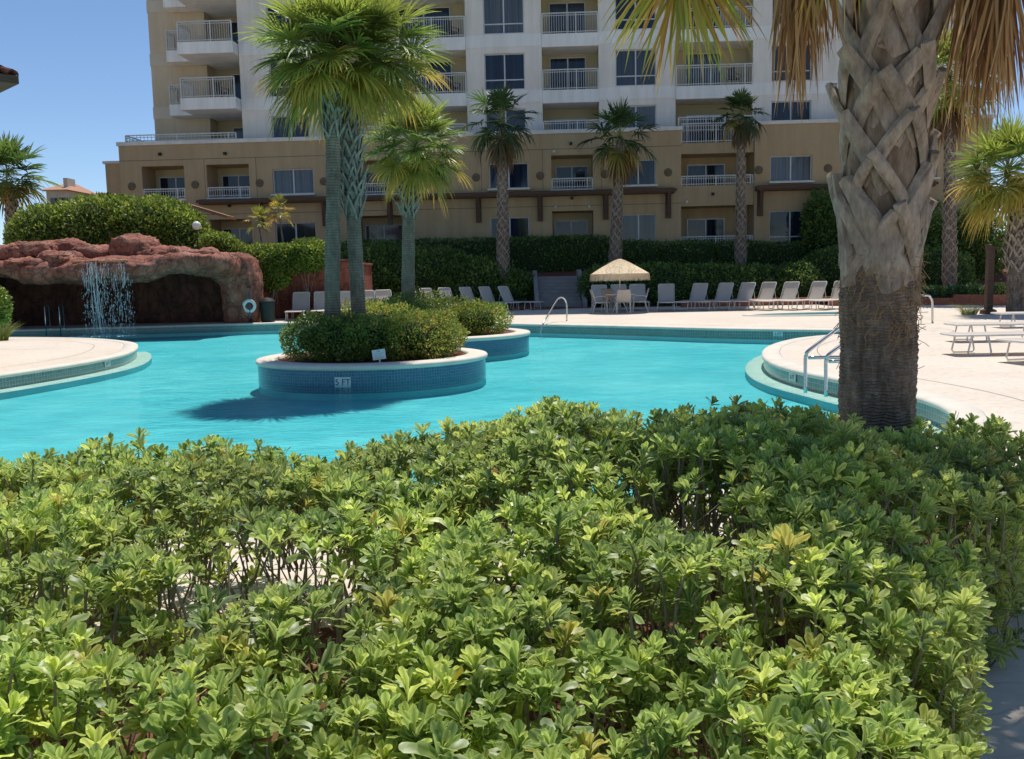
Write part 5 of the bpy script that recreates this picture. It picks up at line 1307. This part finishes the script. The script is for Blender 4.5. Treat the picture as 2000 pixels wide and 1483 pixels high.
# ---------------------------------------------------------------- loungers
def make_lounger(label, back=R_(58)):
    t = thing('sun_lounger', label, 'sun lounger', group='sun loungers round the pool')
    W = .31; H = .36; hinge = .55
    bx, bz = math.cos(back) * .78, math.sin(back) * .78
    b = MB(); b.add([(-W, -1.25, H), (W, -1.25, H), (W, hinge, H), (-W, hinge, H), (-W, -1.25, H + .012), (W, -1.25, H + .012), (W, hinge, H + .012), (-W, hinge, H + .012)], [(0, 3, 2, 1), (4, 5, 6, 7), (0, 1, 5, 4), (1, 2, 6, 5), (2, 3, 7, 6), (3, 0, 4, 7)])
    b.build('sling_seat', mt['sling'], t)
    K = 6; b = MB(); vs = []
    for k in range(K + 1):
        q = k / K; y = hinge + .02 + bx * q; z = H + .02 + bz * q - .03 * math.sin(q * 3.14)
        vs += [(-W + .01, y, z), (W - .01, y, z), (W - .01, y + .012, z - .008), (-W + .01, y + .012, z - .008)]
    b.add(vs, [(k * 4 + j, k * 4 + (j + 1) % 4, k * 4 + 4 + (j + 1) % 4, k * 4 + 4 + j) for k in range(K) for j in range(4)] + [(3, 2, 1, 0), tuple(K * 4 + j for j in range(4))])
    b.build('sling_back', mt['sling'], t, smooth=False)
    b = MB(); r = .019
    b.tube([(-W - .015, hinge, H), (-W - .015, -1.2, H), (-W + .02, -1.27, H), (W - .02, -1.27, H), (W + .015, -1.2, H), (W + .015, hinge, H)], r, 7)
    b.tube([(-W - .015, hinge, H), (-W - .015, hinge + .38, H)], r, 7); b.tube([(W + .015, hinge, H), (W + .015, hinge + .38, H)], r, 7); b.tube([(-W, hinge + .38, H), (W, hinge + .38, H)], r, 7)
    b.build('frame', mt['white_metal'], t, smooth=True)
    b = MB(); b.tube([(-W - .01, hinge, H + .01), (-W - .01, hinge + bx * .97, H + bz * .97), (-W + .03, hinge + bx, H + bz), (W - .03, hinge + bx, H + bz), (W + .01, hinge + bx * .97, H + bz * .97), (W + .01, hinge, H + .01)], .017, 7)
    b.tube([(-W, hinge + bx * .6, H + bz * .6), (-W, hinge + bx * .6 + .12, H)], .012, 6); b.tube([(W, hinge + bx * .6, H + bz * .6), (W, hinge + bx * .6 + .12, H)], .012, 6)
    b.build('back_frame', mt['white_metal'], t, smooth=True)
    for y in (-.85, .55):
        for x in (-W - .015, W + .015):
            b = MB(); b.tube([(x, y - .14, H), (x, y - .2, .06), (x, y - .17, .02), (x, y + .17, .02), (x, y + .2, .06), (x, y + .14, H)], .016, 7); b.build('leg', mt['white_metal'], t, smooth=True)
    return t
LP = make_lounger('tan sun lounger facing the pool at the left end of the left row', R_(62))
def put(px, d, rz, label, src=None):
    o = LP if src == 'first' else copy_tree(LP)
    o.location = (D(px, 600, d).x, d, 0); o.rotation_euler.z = R_(rz); o['label'] = label; return o
# direction: foot end points along local -Y; rz>0 turns the foot end to the right
LROW = [(583, 36.1, 4, 'first', 'tan sun lounger by the red wall, leftmost of the left row'), (628, 36.2, 8, 0, 'sun lounger half hidden by the tallest grey trunk, second from the left'), (677, 36.2, 12, 0, 'sun lounger seen between the two tall trunks'), (722, 37, 16, 0, 'sun lounger just right of the leaning trunk, facing the pool'),
        (757, 37.6, 18, 0, 'sun lounger framed between the leaning trunk and the shorter palm'), (823, 39.5, 42, 0, 'sunlit lounger directly right of the shorter palm trunk'), (856, 40, 42, 0, 'sunlit lounger, second to the right of the shorter palm trunk'),
        (893, 40.6, 42, 0, 'lounger at the edge of the building shade, third right of the shorter palm'), (934, 41, 42, 0, 'shaded lounger, third from the right end of the left row'), (972, 41.2, 42, 0, 'shaded lounger, second from the right end of the left row'), (1012, 41.4, 48, 0, 'shaded lounger nearest the garden steps with its foot end pointing right')]
for px, d, rz, s, lab in LROW: put(px, d, rz, lab, s)
RROW = [(1173, 38.6, -2, 'shaded lounger behind the left side of the umbrella table'), (1213, 38.8, 0, 'shaded lounger right behind the umbrella pole'), (1248, 38.6, -3, 'shaded lounger behind the right side of the umbrella table'),
        (1301, 37.6, -10, 'upright shaded lounger standing alone just right of the umbrella table'), (1350, 37.5, -36, 'shaded lounger, second from the left in the right row'), (1397, 37.2, -42, 'shaded lounger, third from the left in the right row'), (1438, 37.0, -46, 'shaded lounger, fourth from the left in the right row'), (1478, 36.8, -48, 'shaded lounger just before the sunlit ones in the right row'),
        (1523, 36.3, -47, 'first sunlit lounger of the right row'), (1574, 36.0, -52, 'sunlit lounger with slightly lower backrest, second last before the big trunk'), (1625, 35.7, -44, 'sunlit lounger partly hidden by the big trunk')]
for px, d, rz, lab in RROW: put(px, d, rz, lab)
# near right flat loungers
g = G(1925, 690); t = copy_tree(LP); t.location = (g[0] + .5, g[1] - .2, 0); t.rotation_euler.z = R_(-92); t['label'] = 'white framed lounger with raised back at the right edge, nearest but one'
g = G(1990, 705); t = copy_tree(LP); t.location = (g[0] + .9, g[1] - .1, 0); t.rotation_euler.z = R_(-80); t['label'] = 'lounger cut off by the right edge of the photo, closest to the viewer'
g = G(1935, 668); t = copy_tree(LP); t.location = (g[0] + .55, g[1] + .2, 0); t.rotation_euler.z = R_(-94); t['label'] = 'white lounger parked directly behind the raised back one at the right edge'
g = G(1985, 640); t = copy_tree(LP); t.location = (g[0] + .8, g[1], 0); t.rotation_euler.z = R_(-95); t['label'] = 'distant lounger at the right edge in front of the stout palm'

# ---------------------------------------------------------------- umbrella, table and chairs
ux, uy = G(1211, 611)
t = thing('thatched_umbrella', 'straw coloured thatched umbrella over the white table', 'umbrella', (ux, uy, 0))
zt = D(1211, 506, uy).z; ze = D(1211, 541, uy).z; Rr = 57 * uy / 1800
rng = np.random.default_rng(5); V = []; Q = []; C = []
b = MB(); prof = [(.02, zt)] + [(Rr * q, zt - (zt - ze - .11) * (q ** 1.25)) for q in (.15, .3, .45, .6, .75, .9, 1.0)]
b.lathe(prof, 40); o = b.build('canopy', mt['thatch'], t); 
for v in o.data.vertices: v.co.z += .015 * noise.noise(v.co * 9)
b = MB()
for i in range(520):
    a = 6.2832 * i / 520; r0 = Rr * random.Random(i).uniform(.98, 1.01); l = .27 * random.Random(i * 7).uniform(.85, 1.1); x, y = r0 * math.cos(a), r0 * math.sin(a); zz = prof[-1][1] + .02
    s = Vector((-math.sin(a), math.cos(a), 0)) * .012; o_ = Vector((math.cos(a), math.sin(a), 0)) * .02
    b.add([Vector((x, y, zz)) - s, Vector((x, y, zz)) + s, Vector((x, y, zz - l)) + s * .3 + o_, Vector((x, y, zz - l)) - s * .3 + o_], [(0, 1, 2, 3)])
for i in range(1500):
    q = random.Random(i * 3 + 1).uniform(.05, 1); a = random.Random(i * 5 + 2).uniform(0, 6.283); l = .13; z0 = zt - (zt - ze - .11) * (q ** 1.25) + .012; q2 = min(1.04, q + l / Rr); z1 = zt - (zt - ze + .12) * (q2 ** 1.5) + .02
    s = Vector((-math.sin(a), math.cos(a), 0)) * .014; e = Vector((math.cos(a), math.sin(a), 0))
    b.add([e * Rr * q + Vector((0, 0, z0)) - s, e * Rr * q + Vector((0, 0, z0)) + s, e * Rr * q2 + Vector((0, 0, z1)) + s * .4, e * Rr * q2 + Vector((0, 0, z1)) - s * .4], [(0, 1, 2, 3)])
b.build('thatch_fringe', mt['thatch'], t)
b = MB(); b.tube([(0, 0, .0), (0, 0, zt - .03)], .022, 10); b.build('pole', mt['white_metal'], t, smooth=True)
b = MB()
for k in range(8): a = k * math.pi / 4 + .2; b.tube([(0, 0, zt - .1), (Rr * .93 * math.cos(a), Rr * .93 * math.sin(a), ze - .03)], .01, 4)
b.build('ribs', mt['white_metal'], t)
tb = thing('round_table', 'round white patio table under the thatched umbrella', 'table', (ux, uy, 0))
b = MB(); b.lathe([(.03, .70), (.56, .70), (.60, .71), (.60, .735), (.56, .745), (.03, .745)], 32); b.build('table_top', mt['white_metal'], tb)
for k in range(4):
    a = k * math.pi / 2 + .7; b = MB(); b.tube([(.12 * math.cos(a), .12 * math.sin(a), .70), (.22 * math.cos(a), .22 * math.sin(a), .35), (.42 * math.cos(a), .42 * math.sin(a), .01)], .018, 7); b.build('leg', mt['white_metal'], tb, smooth=True)
b = MB(); b.lathe([(.0, .0), (.24, .0), (.24, .06), (.05, .1), (.05, .3), (.03, .3)], 20); b.build('umbrella_base', mt['asphalt'], tb)
def make_chair():
    t = thing('patio_chair', 'x', 'chair', group='patio chairs round the umbrella table')
    b = MB(); b.box(-.23, .23, -.22, .22, .42, .432); b.build('sling_seat', mt['sling'], t)
    b = MB(); K = 5; vs = []
    for k in range(K + 1): q = k / K; vs += [(-.23, .22 + .14 * q, .45 + .46 * q), (.23, .22 + .14 * q, .45 + .46 * q), (.23, .232 + .14 * q, .45 + .46 * q), (-.23, .232 + .14 * q, .45 + .46 * q)]
    b.add(vs, [(k * 4 + j, k * 4 + (j + 1) % 4, k * 4 + 4 + (j + 1) % 4, k * 4 + 4 + j) for k in range(K) for j in range(4)] + [(3, 2, 1, 0), tuple(K * 4 + j for j in range(4))]); b.build('sling_back', mt['sling'], t)
    b = MB(); b.tube([(-.25, .21, .43), (-.25, .36, .93), (.25, .36, .93), (.25, .21, .43), (.25, -.24, .43), (-.25, -.24, .43), (-.25, .21, .43)], .017, 6); b.build('frame', mt['white_metal'], t, smooth=True)
    for s in (-1, 1):
        b = MB(); b.tube([(s * .25, -.22, .43), (s * .27, -.26, .01)], .016, 6); b.build('leg', mt['white_metal'], t)
        b = MB(); b.tube([(s * .25, .2, .43), (s * .26, .34, .01)], .016, 6); b.build('leg', mt['white_metal'], t)
        b = MB(); b.tube([(s * .26, -.23, .43), (s * .28, -.24, .6), (s * .28, -.18, .66), (s * .28, .1, .66), (s * .26, .27, .62)], .015, 6); b.build('armrest', mt['white_metal'], t, smooth=True)
    return t
CH0 = make_chair()
for i, (dx, dy, rz, lab) in enumerate([(-.78, .1, 95, 'white patio chair at the left of the table, seen from the side'), (.78, .1, -95, 'white patio chair at the right of the table, seen from the side'), (.05, -.72, 176, 'cream patio chair turned with its back to the pool, in front of the table'), (-.32, .62, 14, 'patio chair on the far side of the table')]):
    o = CH0 if i == 0 else copy_tree(CH0); o.location = (ux + dx, uy + dy, 0); o.rotation_euler.z = R_(rz); o['label'] = lab

# ---------------------------------------------------------------- pool rails
def rail(name, label, paths, r=.024, flanges=True, m='steel', group=None):
    p0 = Vector(paths[0][0]); t = thing(name, label, 'handrail', tuple(p0), 0, group)
    for ps in paths:
        pts = [tuple(p) for p in ps]; c = []
        P = [Vector(p) for p in ps]
        for i in range(len(P) - 1):
            a, b_, c_, d_ = P[max(0, i - 1)], P[i], P[i + 1], P[min(len(P) - 1, i + 2)]
            for k in range(5):
                q = k / 5; c.append(.5 * ((2 * b_) + (c_ - a) * q + (2 * a - 5 * b_ + 4 * c_ - d_) * q * q + (3 * b_ - a - 3 * c_ + d_) * q ** 3) if (c_ - b_).length < .35 else b_.lerp(c_, q))
        c.append(P[-1]); b = MB(); b.tube(c, r, 10); b.build('rail_tube', mt[m], t, smooth=True, world=True)
    return t
rail('handrail', 'steel stair handrail at the far side of the pool left of the umbrella', [[(D(1107, 622, 31).x, 31, 0), D(1107, 600, 31), D(1105, 588, 31), D(1098, 581, 30.9), D(1090, 584, 30.7), D(1083, 594, 30.3), D(1062, 630, 28.9), D(1055, 650, 28.6)]], .026)
for k, (dx, dd, lab) in enumerate([(0, 0, 'left ladder rail curving out of the pool in front of the big trunk'), (40, -.45, 'right ladder rail beside the big trunk')]):
    dq = 12.3 + dd; e = k * 7
    rail('ladder_rail', lab, [[D(1573 + dx, 768 + e, dq - .05), D(1573 + dx, 705 + e, dq), D(1575 + dx, 694 + e, dq), D(1582 + dx, 683 + e, dq), D(1643 + dx, 637 + e, dq + .15), D(1690 + dx, 604 + e, dq + .25), D(1705 + dx, 600 + e, dq + .27), D(1715 + dx, 607 + e, dq + .3), (D(1718 + dx, 640, dq + .3).x, dq + .3, 0)],
         [D(1580 + dx, 699 + e, dq), D(1640 + dx, 698 + e, dq + .15), D(1712 + dx, 697 + e, dq + .28)]], .024, group='ladder rails by the big trunk')
t = thing('pool_ladder_step', 'dark edged underwater step below the ladder rails', 'step', (D(1600, 780, 11.6).x, 11.6, -.42))
b = MB(); p = [D(1560, 775, 11.75), D(1600, 792, 11.2), D(1665, 800, 11.0), D(1665, 785, 11.5)]
for a_, b_ in zip(p, p[1:]): b.tube([(a_.x, a_.y, -.34), (b_.x, b_.y, -.34)], .03, 6)
b.build('step_edge', mt['tile_grey'], t, world=True)
rail('spa_rail', 'steel hoop rail right of the big trunk by the spa pool', [[(D(1742, 630, 26).x, 26, 0), D(1742, 592, 26), D(1745, 582, 26), D(1753, 577, 26), D(1808, 577, 25.8), D(1817, 581, 25.8), D(1821, 592, 25.8), (D(1821, 632, 25.8).x, 25.8, 0)]], .03)

# sign on the island
c = D(742, 692, 15.5)
t = thing('planter_sign', 'small white sign on a stake in the nearer island planter', 'sign', (c.x, 15.45, .13))
b = MB(); b.box(-.11, .11, -.012, 0, .0, .17); o = b.build('board', mt['white_tile'], t); o.location.z = c.z - .13 - .085; o.rotation_euler = (0, R_(-6), .15)
b = MB(); [b.box(-.08, .08 - .03 * (i % 2), -.014, -.0125, .03 + i * .035, .04 + i * .035) for i in range(3)]; b.box(-.03, .03, -.014, -.0125, .13, .155); o2 = b.build('markings', M('grey print', (.45, .5, .55), None, 3, .6, 0), o)
b = MB(); b.box(-.012, .012, 0, .012, 0, c.z - .13); b.build('stake', mt['white_metal'], t)

# ---------------------------------------------------------------- right background
c = D(1930, 612, 29.8)
t = thing('wooden_post', 'dark brown square wooden post with slanted top near the right edge', 'post', (c.x, 29.8, 0))
zt_ = D(1930, 481, 29.8).z
b = MB(); b.box(-.1, .1, -.1, .1, 0, zt_ - .1); b.build('post_shaft', mt['brown_wood'], t, bevel=.01)
b = MB(); b.add([(-.12, -.12, zt_ - .099), (.12, -.12, zt_ - .099), (.12, .12, zt_ - .099), (-.12, .12, zt_ - .099), (-.12, -.12, zt_ + .06), (.12, -.12, zt_ - .04), (.12, .12, zt_ - .04), (-.12, .12, zt_ + .06)], [(0, 3, 2, 1), (4, 5, 6, 7), (0, 1, 5, 4), (1, 2, 6, 5), (2, 3, 7, 6), (3, 0, 4, 7)]); b.build('slanted_cap', mt['brown_wood'], t)
b = MB(); b.lathe([(.0, .0), (.26, 0), (.24, .12), (.16, .16)], 16); b.build('foot', mt['brown_wood'], t)
t = thing('far_villa', 'small beige building with dark window behind the planting at the far right', 'building', (D(1965, 520, 58).x, 58, 0))
X0, X1 = D(1925, 520, 58).x, D(2060, 520, 58).x
b = MB(); b.box(X0, X1, 58, 66, 0, D(1960, 468, 58).z); b.build('wall', mt['stucco_tan'], t, world=True)
b = MB(); b.box(X0 - .3, X1 + .3, 57.7, 66.3, D(1960, 468, 58).z, D(1960, 468, 58).z + .3); b.build('roof', mt['red_roof'], t, world=True)
wx0, wx1, wz0, wz1 = D(1940, 520, 58).x, D(1962, 520, 58).x, D(1950, 531, 58).z, D(1950, 515, 58).z
b = MB(); b.box(wx0 - .12, wx1 + .12, 57.9, 57.99, wz0 - .12, wz1 + .12); o = b.build('window', mt['win_frame'], t, world=True); b = MB(); b.box(wx0, wx1, 57.87, 57.895, wz0, wz1); q = b.build('pane', mt['glass'], t, world=True); q.parent = o
mt['brick'] = M('rust planter', (.30, .10, .06), (.38, .15, .09), 6, .9, .5, .02)
t = thing('raised_planter', 'curved rust red planter edge with dark mulch at the rear right', 'planter', (D(1860, 590, 36.5).x, 36.5, 0))
b = MB(); pts = [(D(1640, 600, 37.5).x, 38.6), (D(1700, 600, 37).x, 38.2), (D(1790, 600, 36.5).x, 37.9), (D(1890, 600, 36).x, 37.0), (D(1935, 600, 35.5).x, 35.8), (D(1990, 600, 35.5).x, 35.7), (D(2080, 600, 35.5).x, 36.5)]
for i, ((x0, y0), (x1, y1)) in enumerate(zip(pts, pts[1:])): h = .28 if i < 3 else .42; b.obox(((x0 + x1) / 2, (y0 + y1) / 2, h / 2), ((x1 - x0) / 2 + .05, (y1 - y0) / 2, 0), (0, .12, 0), (0, 0, h / 2))
b.build('edging', mt['brick'], t, world=True)
b = MB(); n = len(pts); b.add([(x, y + .1, .25) for x, y in pts] + [(x, 42, .3) for x, y in pts], [(i, i + 1, n + i + 1, n + i) for i in range(n - 1)]); b.build('mulch', mt['soil'], t, world=True)
t = thing('raised_planter', 'long low rust red edging behind the right row of loungers', 'planter', (D(1450, 600, 40).x, 40.2, 0))
b = MB(); b.box(D(1330, 600, 40.4).x, D(1650, 600, 40.4).x, 40.3, 40.5, 0, .32); b.build('edging', mt['brick'], t, world=True, bevel=.02)

# ---------------------------------------------------------------- left background
for px0, px1, ytop, yroof, d, lab in ((92, 128, 372, 352, 110, 'distant pale house with orange tiled hip roof behind the left palm'), (132, 215, 380, 372, 120, 'distant long low house with flat orange roof beside the hotel')):
    x0, x1 = D(px0, 400, d).x, D(px1, 400, d).x; zw, zr = D(px0, ytop, d).z, D(px0, yroof, d).z
    t = thing('distant_house', lab, 'house', ((x0 + x1) / 2, d, 0))
    b = MB(); b.box(x0, x1, d, d + 8, -.03, zw); b.build('wall', mt['pale_wall'], t, world=True)
    b = MB(); m_ = (x0 + x1) / 2; e = .6; q = (x1 - x0) * .3
    b.add([(x0 - e, d - e, zw), (x1 + e, d - e, zw), (x1 + e, d + 8 + e, zw), (x0 - e, d + 8 + e, zw), (x0 + q, d + 4, zr), (x1 - q, d + 4, zr)], [(0, 1, 5, 4), (1, 2, 5), (2, 3, 4, 5), (3, 0, 4), (0, 3, 2, 1)]); r_ = b.build('roof', mt['red_roof'], t, world=True)
    if px0 == 92:
        b = MB(); b.box(D(119, 400, d).x, D(127, 400, d).x, d + 1, d + 3, zw, D(120, 346, d).z); b.build('chimney', mt['pale_wall'], t, world=True)
    for k in range(3): wx = x0 + (x1 - x0) * (.2 + .28 * k); b = MB(); b.box(wx, wx + .9, d - .05, d - .004, zw - 2.2, zw - .9); b.build('window', mt['glass'], t, world=True)

# pool house tower left of the frame whose tiled eave corner reaches in
d = 18.0; tip = D(36, 147, d)
t = thing('pool_house', 'dark red tiled roof corner reaching into the sky at the top left edge', 'pool house', (tip.x - 3, d, 0))
b = MB(); rr = random.Random(9); apex = Vector((tip.x - 3, d, tip.z + 1.1)); cs = [tip, Vector((tip.x - 3, d - 3, tip.z)), Vector((tip.x - 6, d, tip.z)), Vector((tip.x - 3, d + 3, tip.z))]
for i in range(4):
    a_, c_ = cs[i], cs[(i + 1) % 4]
    for row in range(14):
        q0 = row / 14; n = max(2, int(20 * (1 - q0))); e0, e1 = a_.lerp(apex, q0), c_.lerp(apex, q0); f0, f1 = a_.lerp(apex, min(1, q0 + .09)), c_.lerp(apex, min(1, q0 + .09))
        for k in range(n):
            s0, s1 = (k + .04) / n, (k + .96) / n; vs = []
            dn = (e0 - f0).normalized() * rr.uniform(0, .03)
            for h_, (A_, B_) in ((0, (e0, e1)), (1, (f0, f1))):
                for j in range(5):
                    q = j / 4; vs.append(A_.lerp(B_, s0 + (s1 - s0) * q) + (dn if h_ == 0 else Vector((0, 0, 0))) + Vector((0, 0, .03 + .075 * math.sin(q * math.pi) - .03 * h_)))
            b.add(vs + [v - Vector((0, 0, .03)) for v in vs], [(j, j + 1, 6 + j, 5 + j) for j in range(4)] + [(15 + j, 16 + j, 11 + j, 10 + j) for j in range(4)] + [(10 + j, 11 + j, 1 + j, j) for j in range(4)])
b.build('tiled_roof', M('dark red roof tile', (.15, .045, .03), (.09, .03, .025), 9, .85), t, world=True)
b = MB(); b.prism([(p.x, p.y) for p in cs], tip.z - .16, tip.z - .01); b.build('soffit', mt['brown_wood'], t, world=True)
b = MB(); b.box(tip.x - 4.3, tip.x - 1.75, d - 1.25, d + 1.25, 0, tip.z - .16); b.build('wall', mt['stucco_tan'], t, world=True)
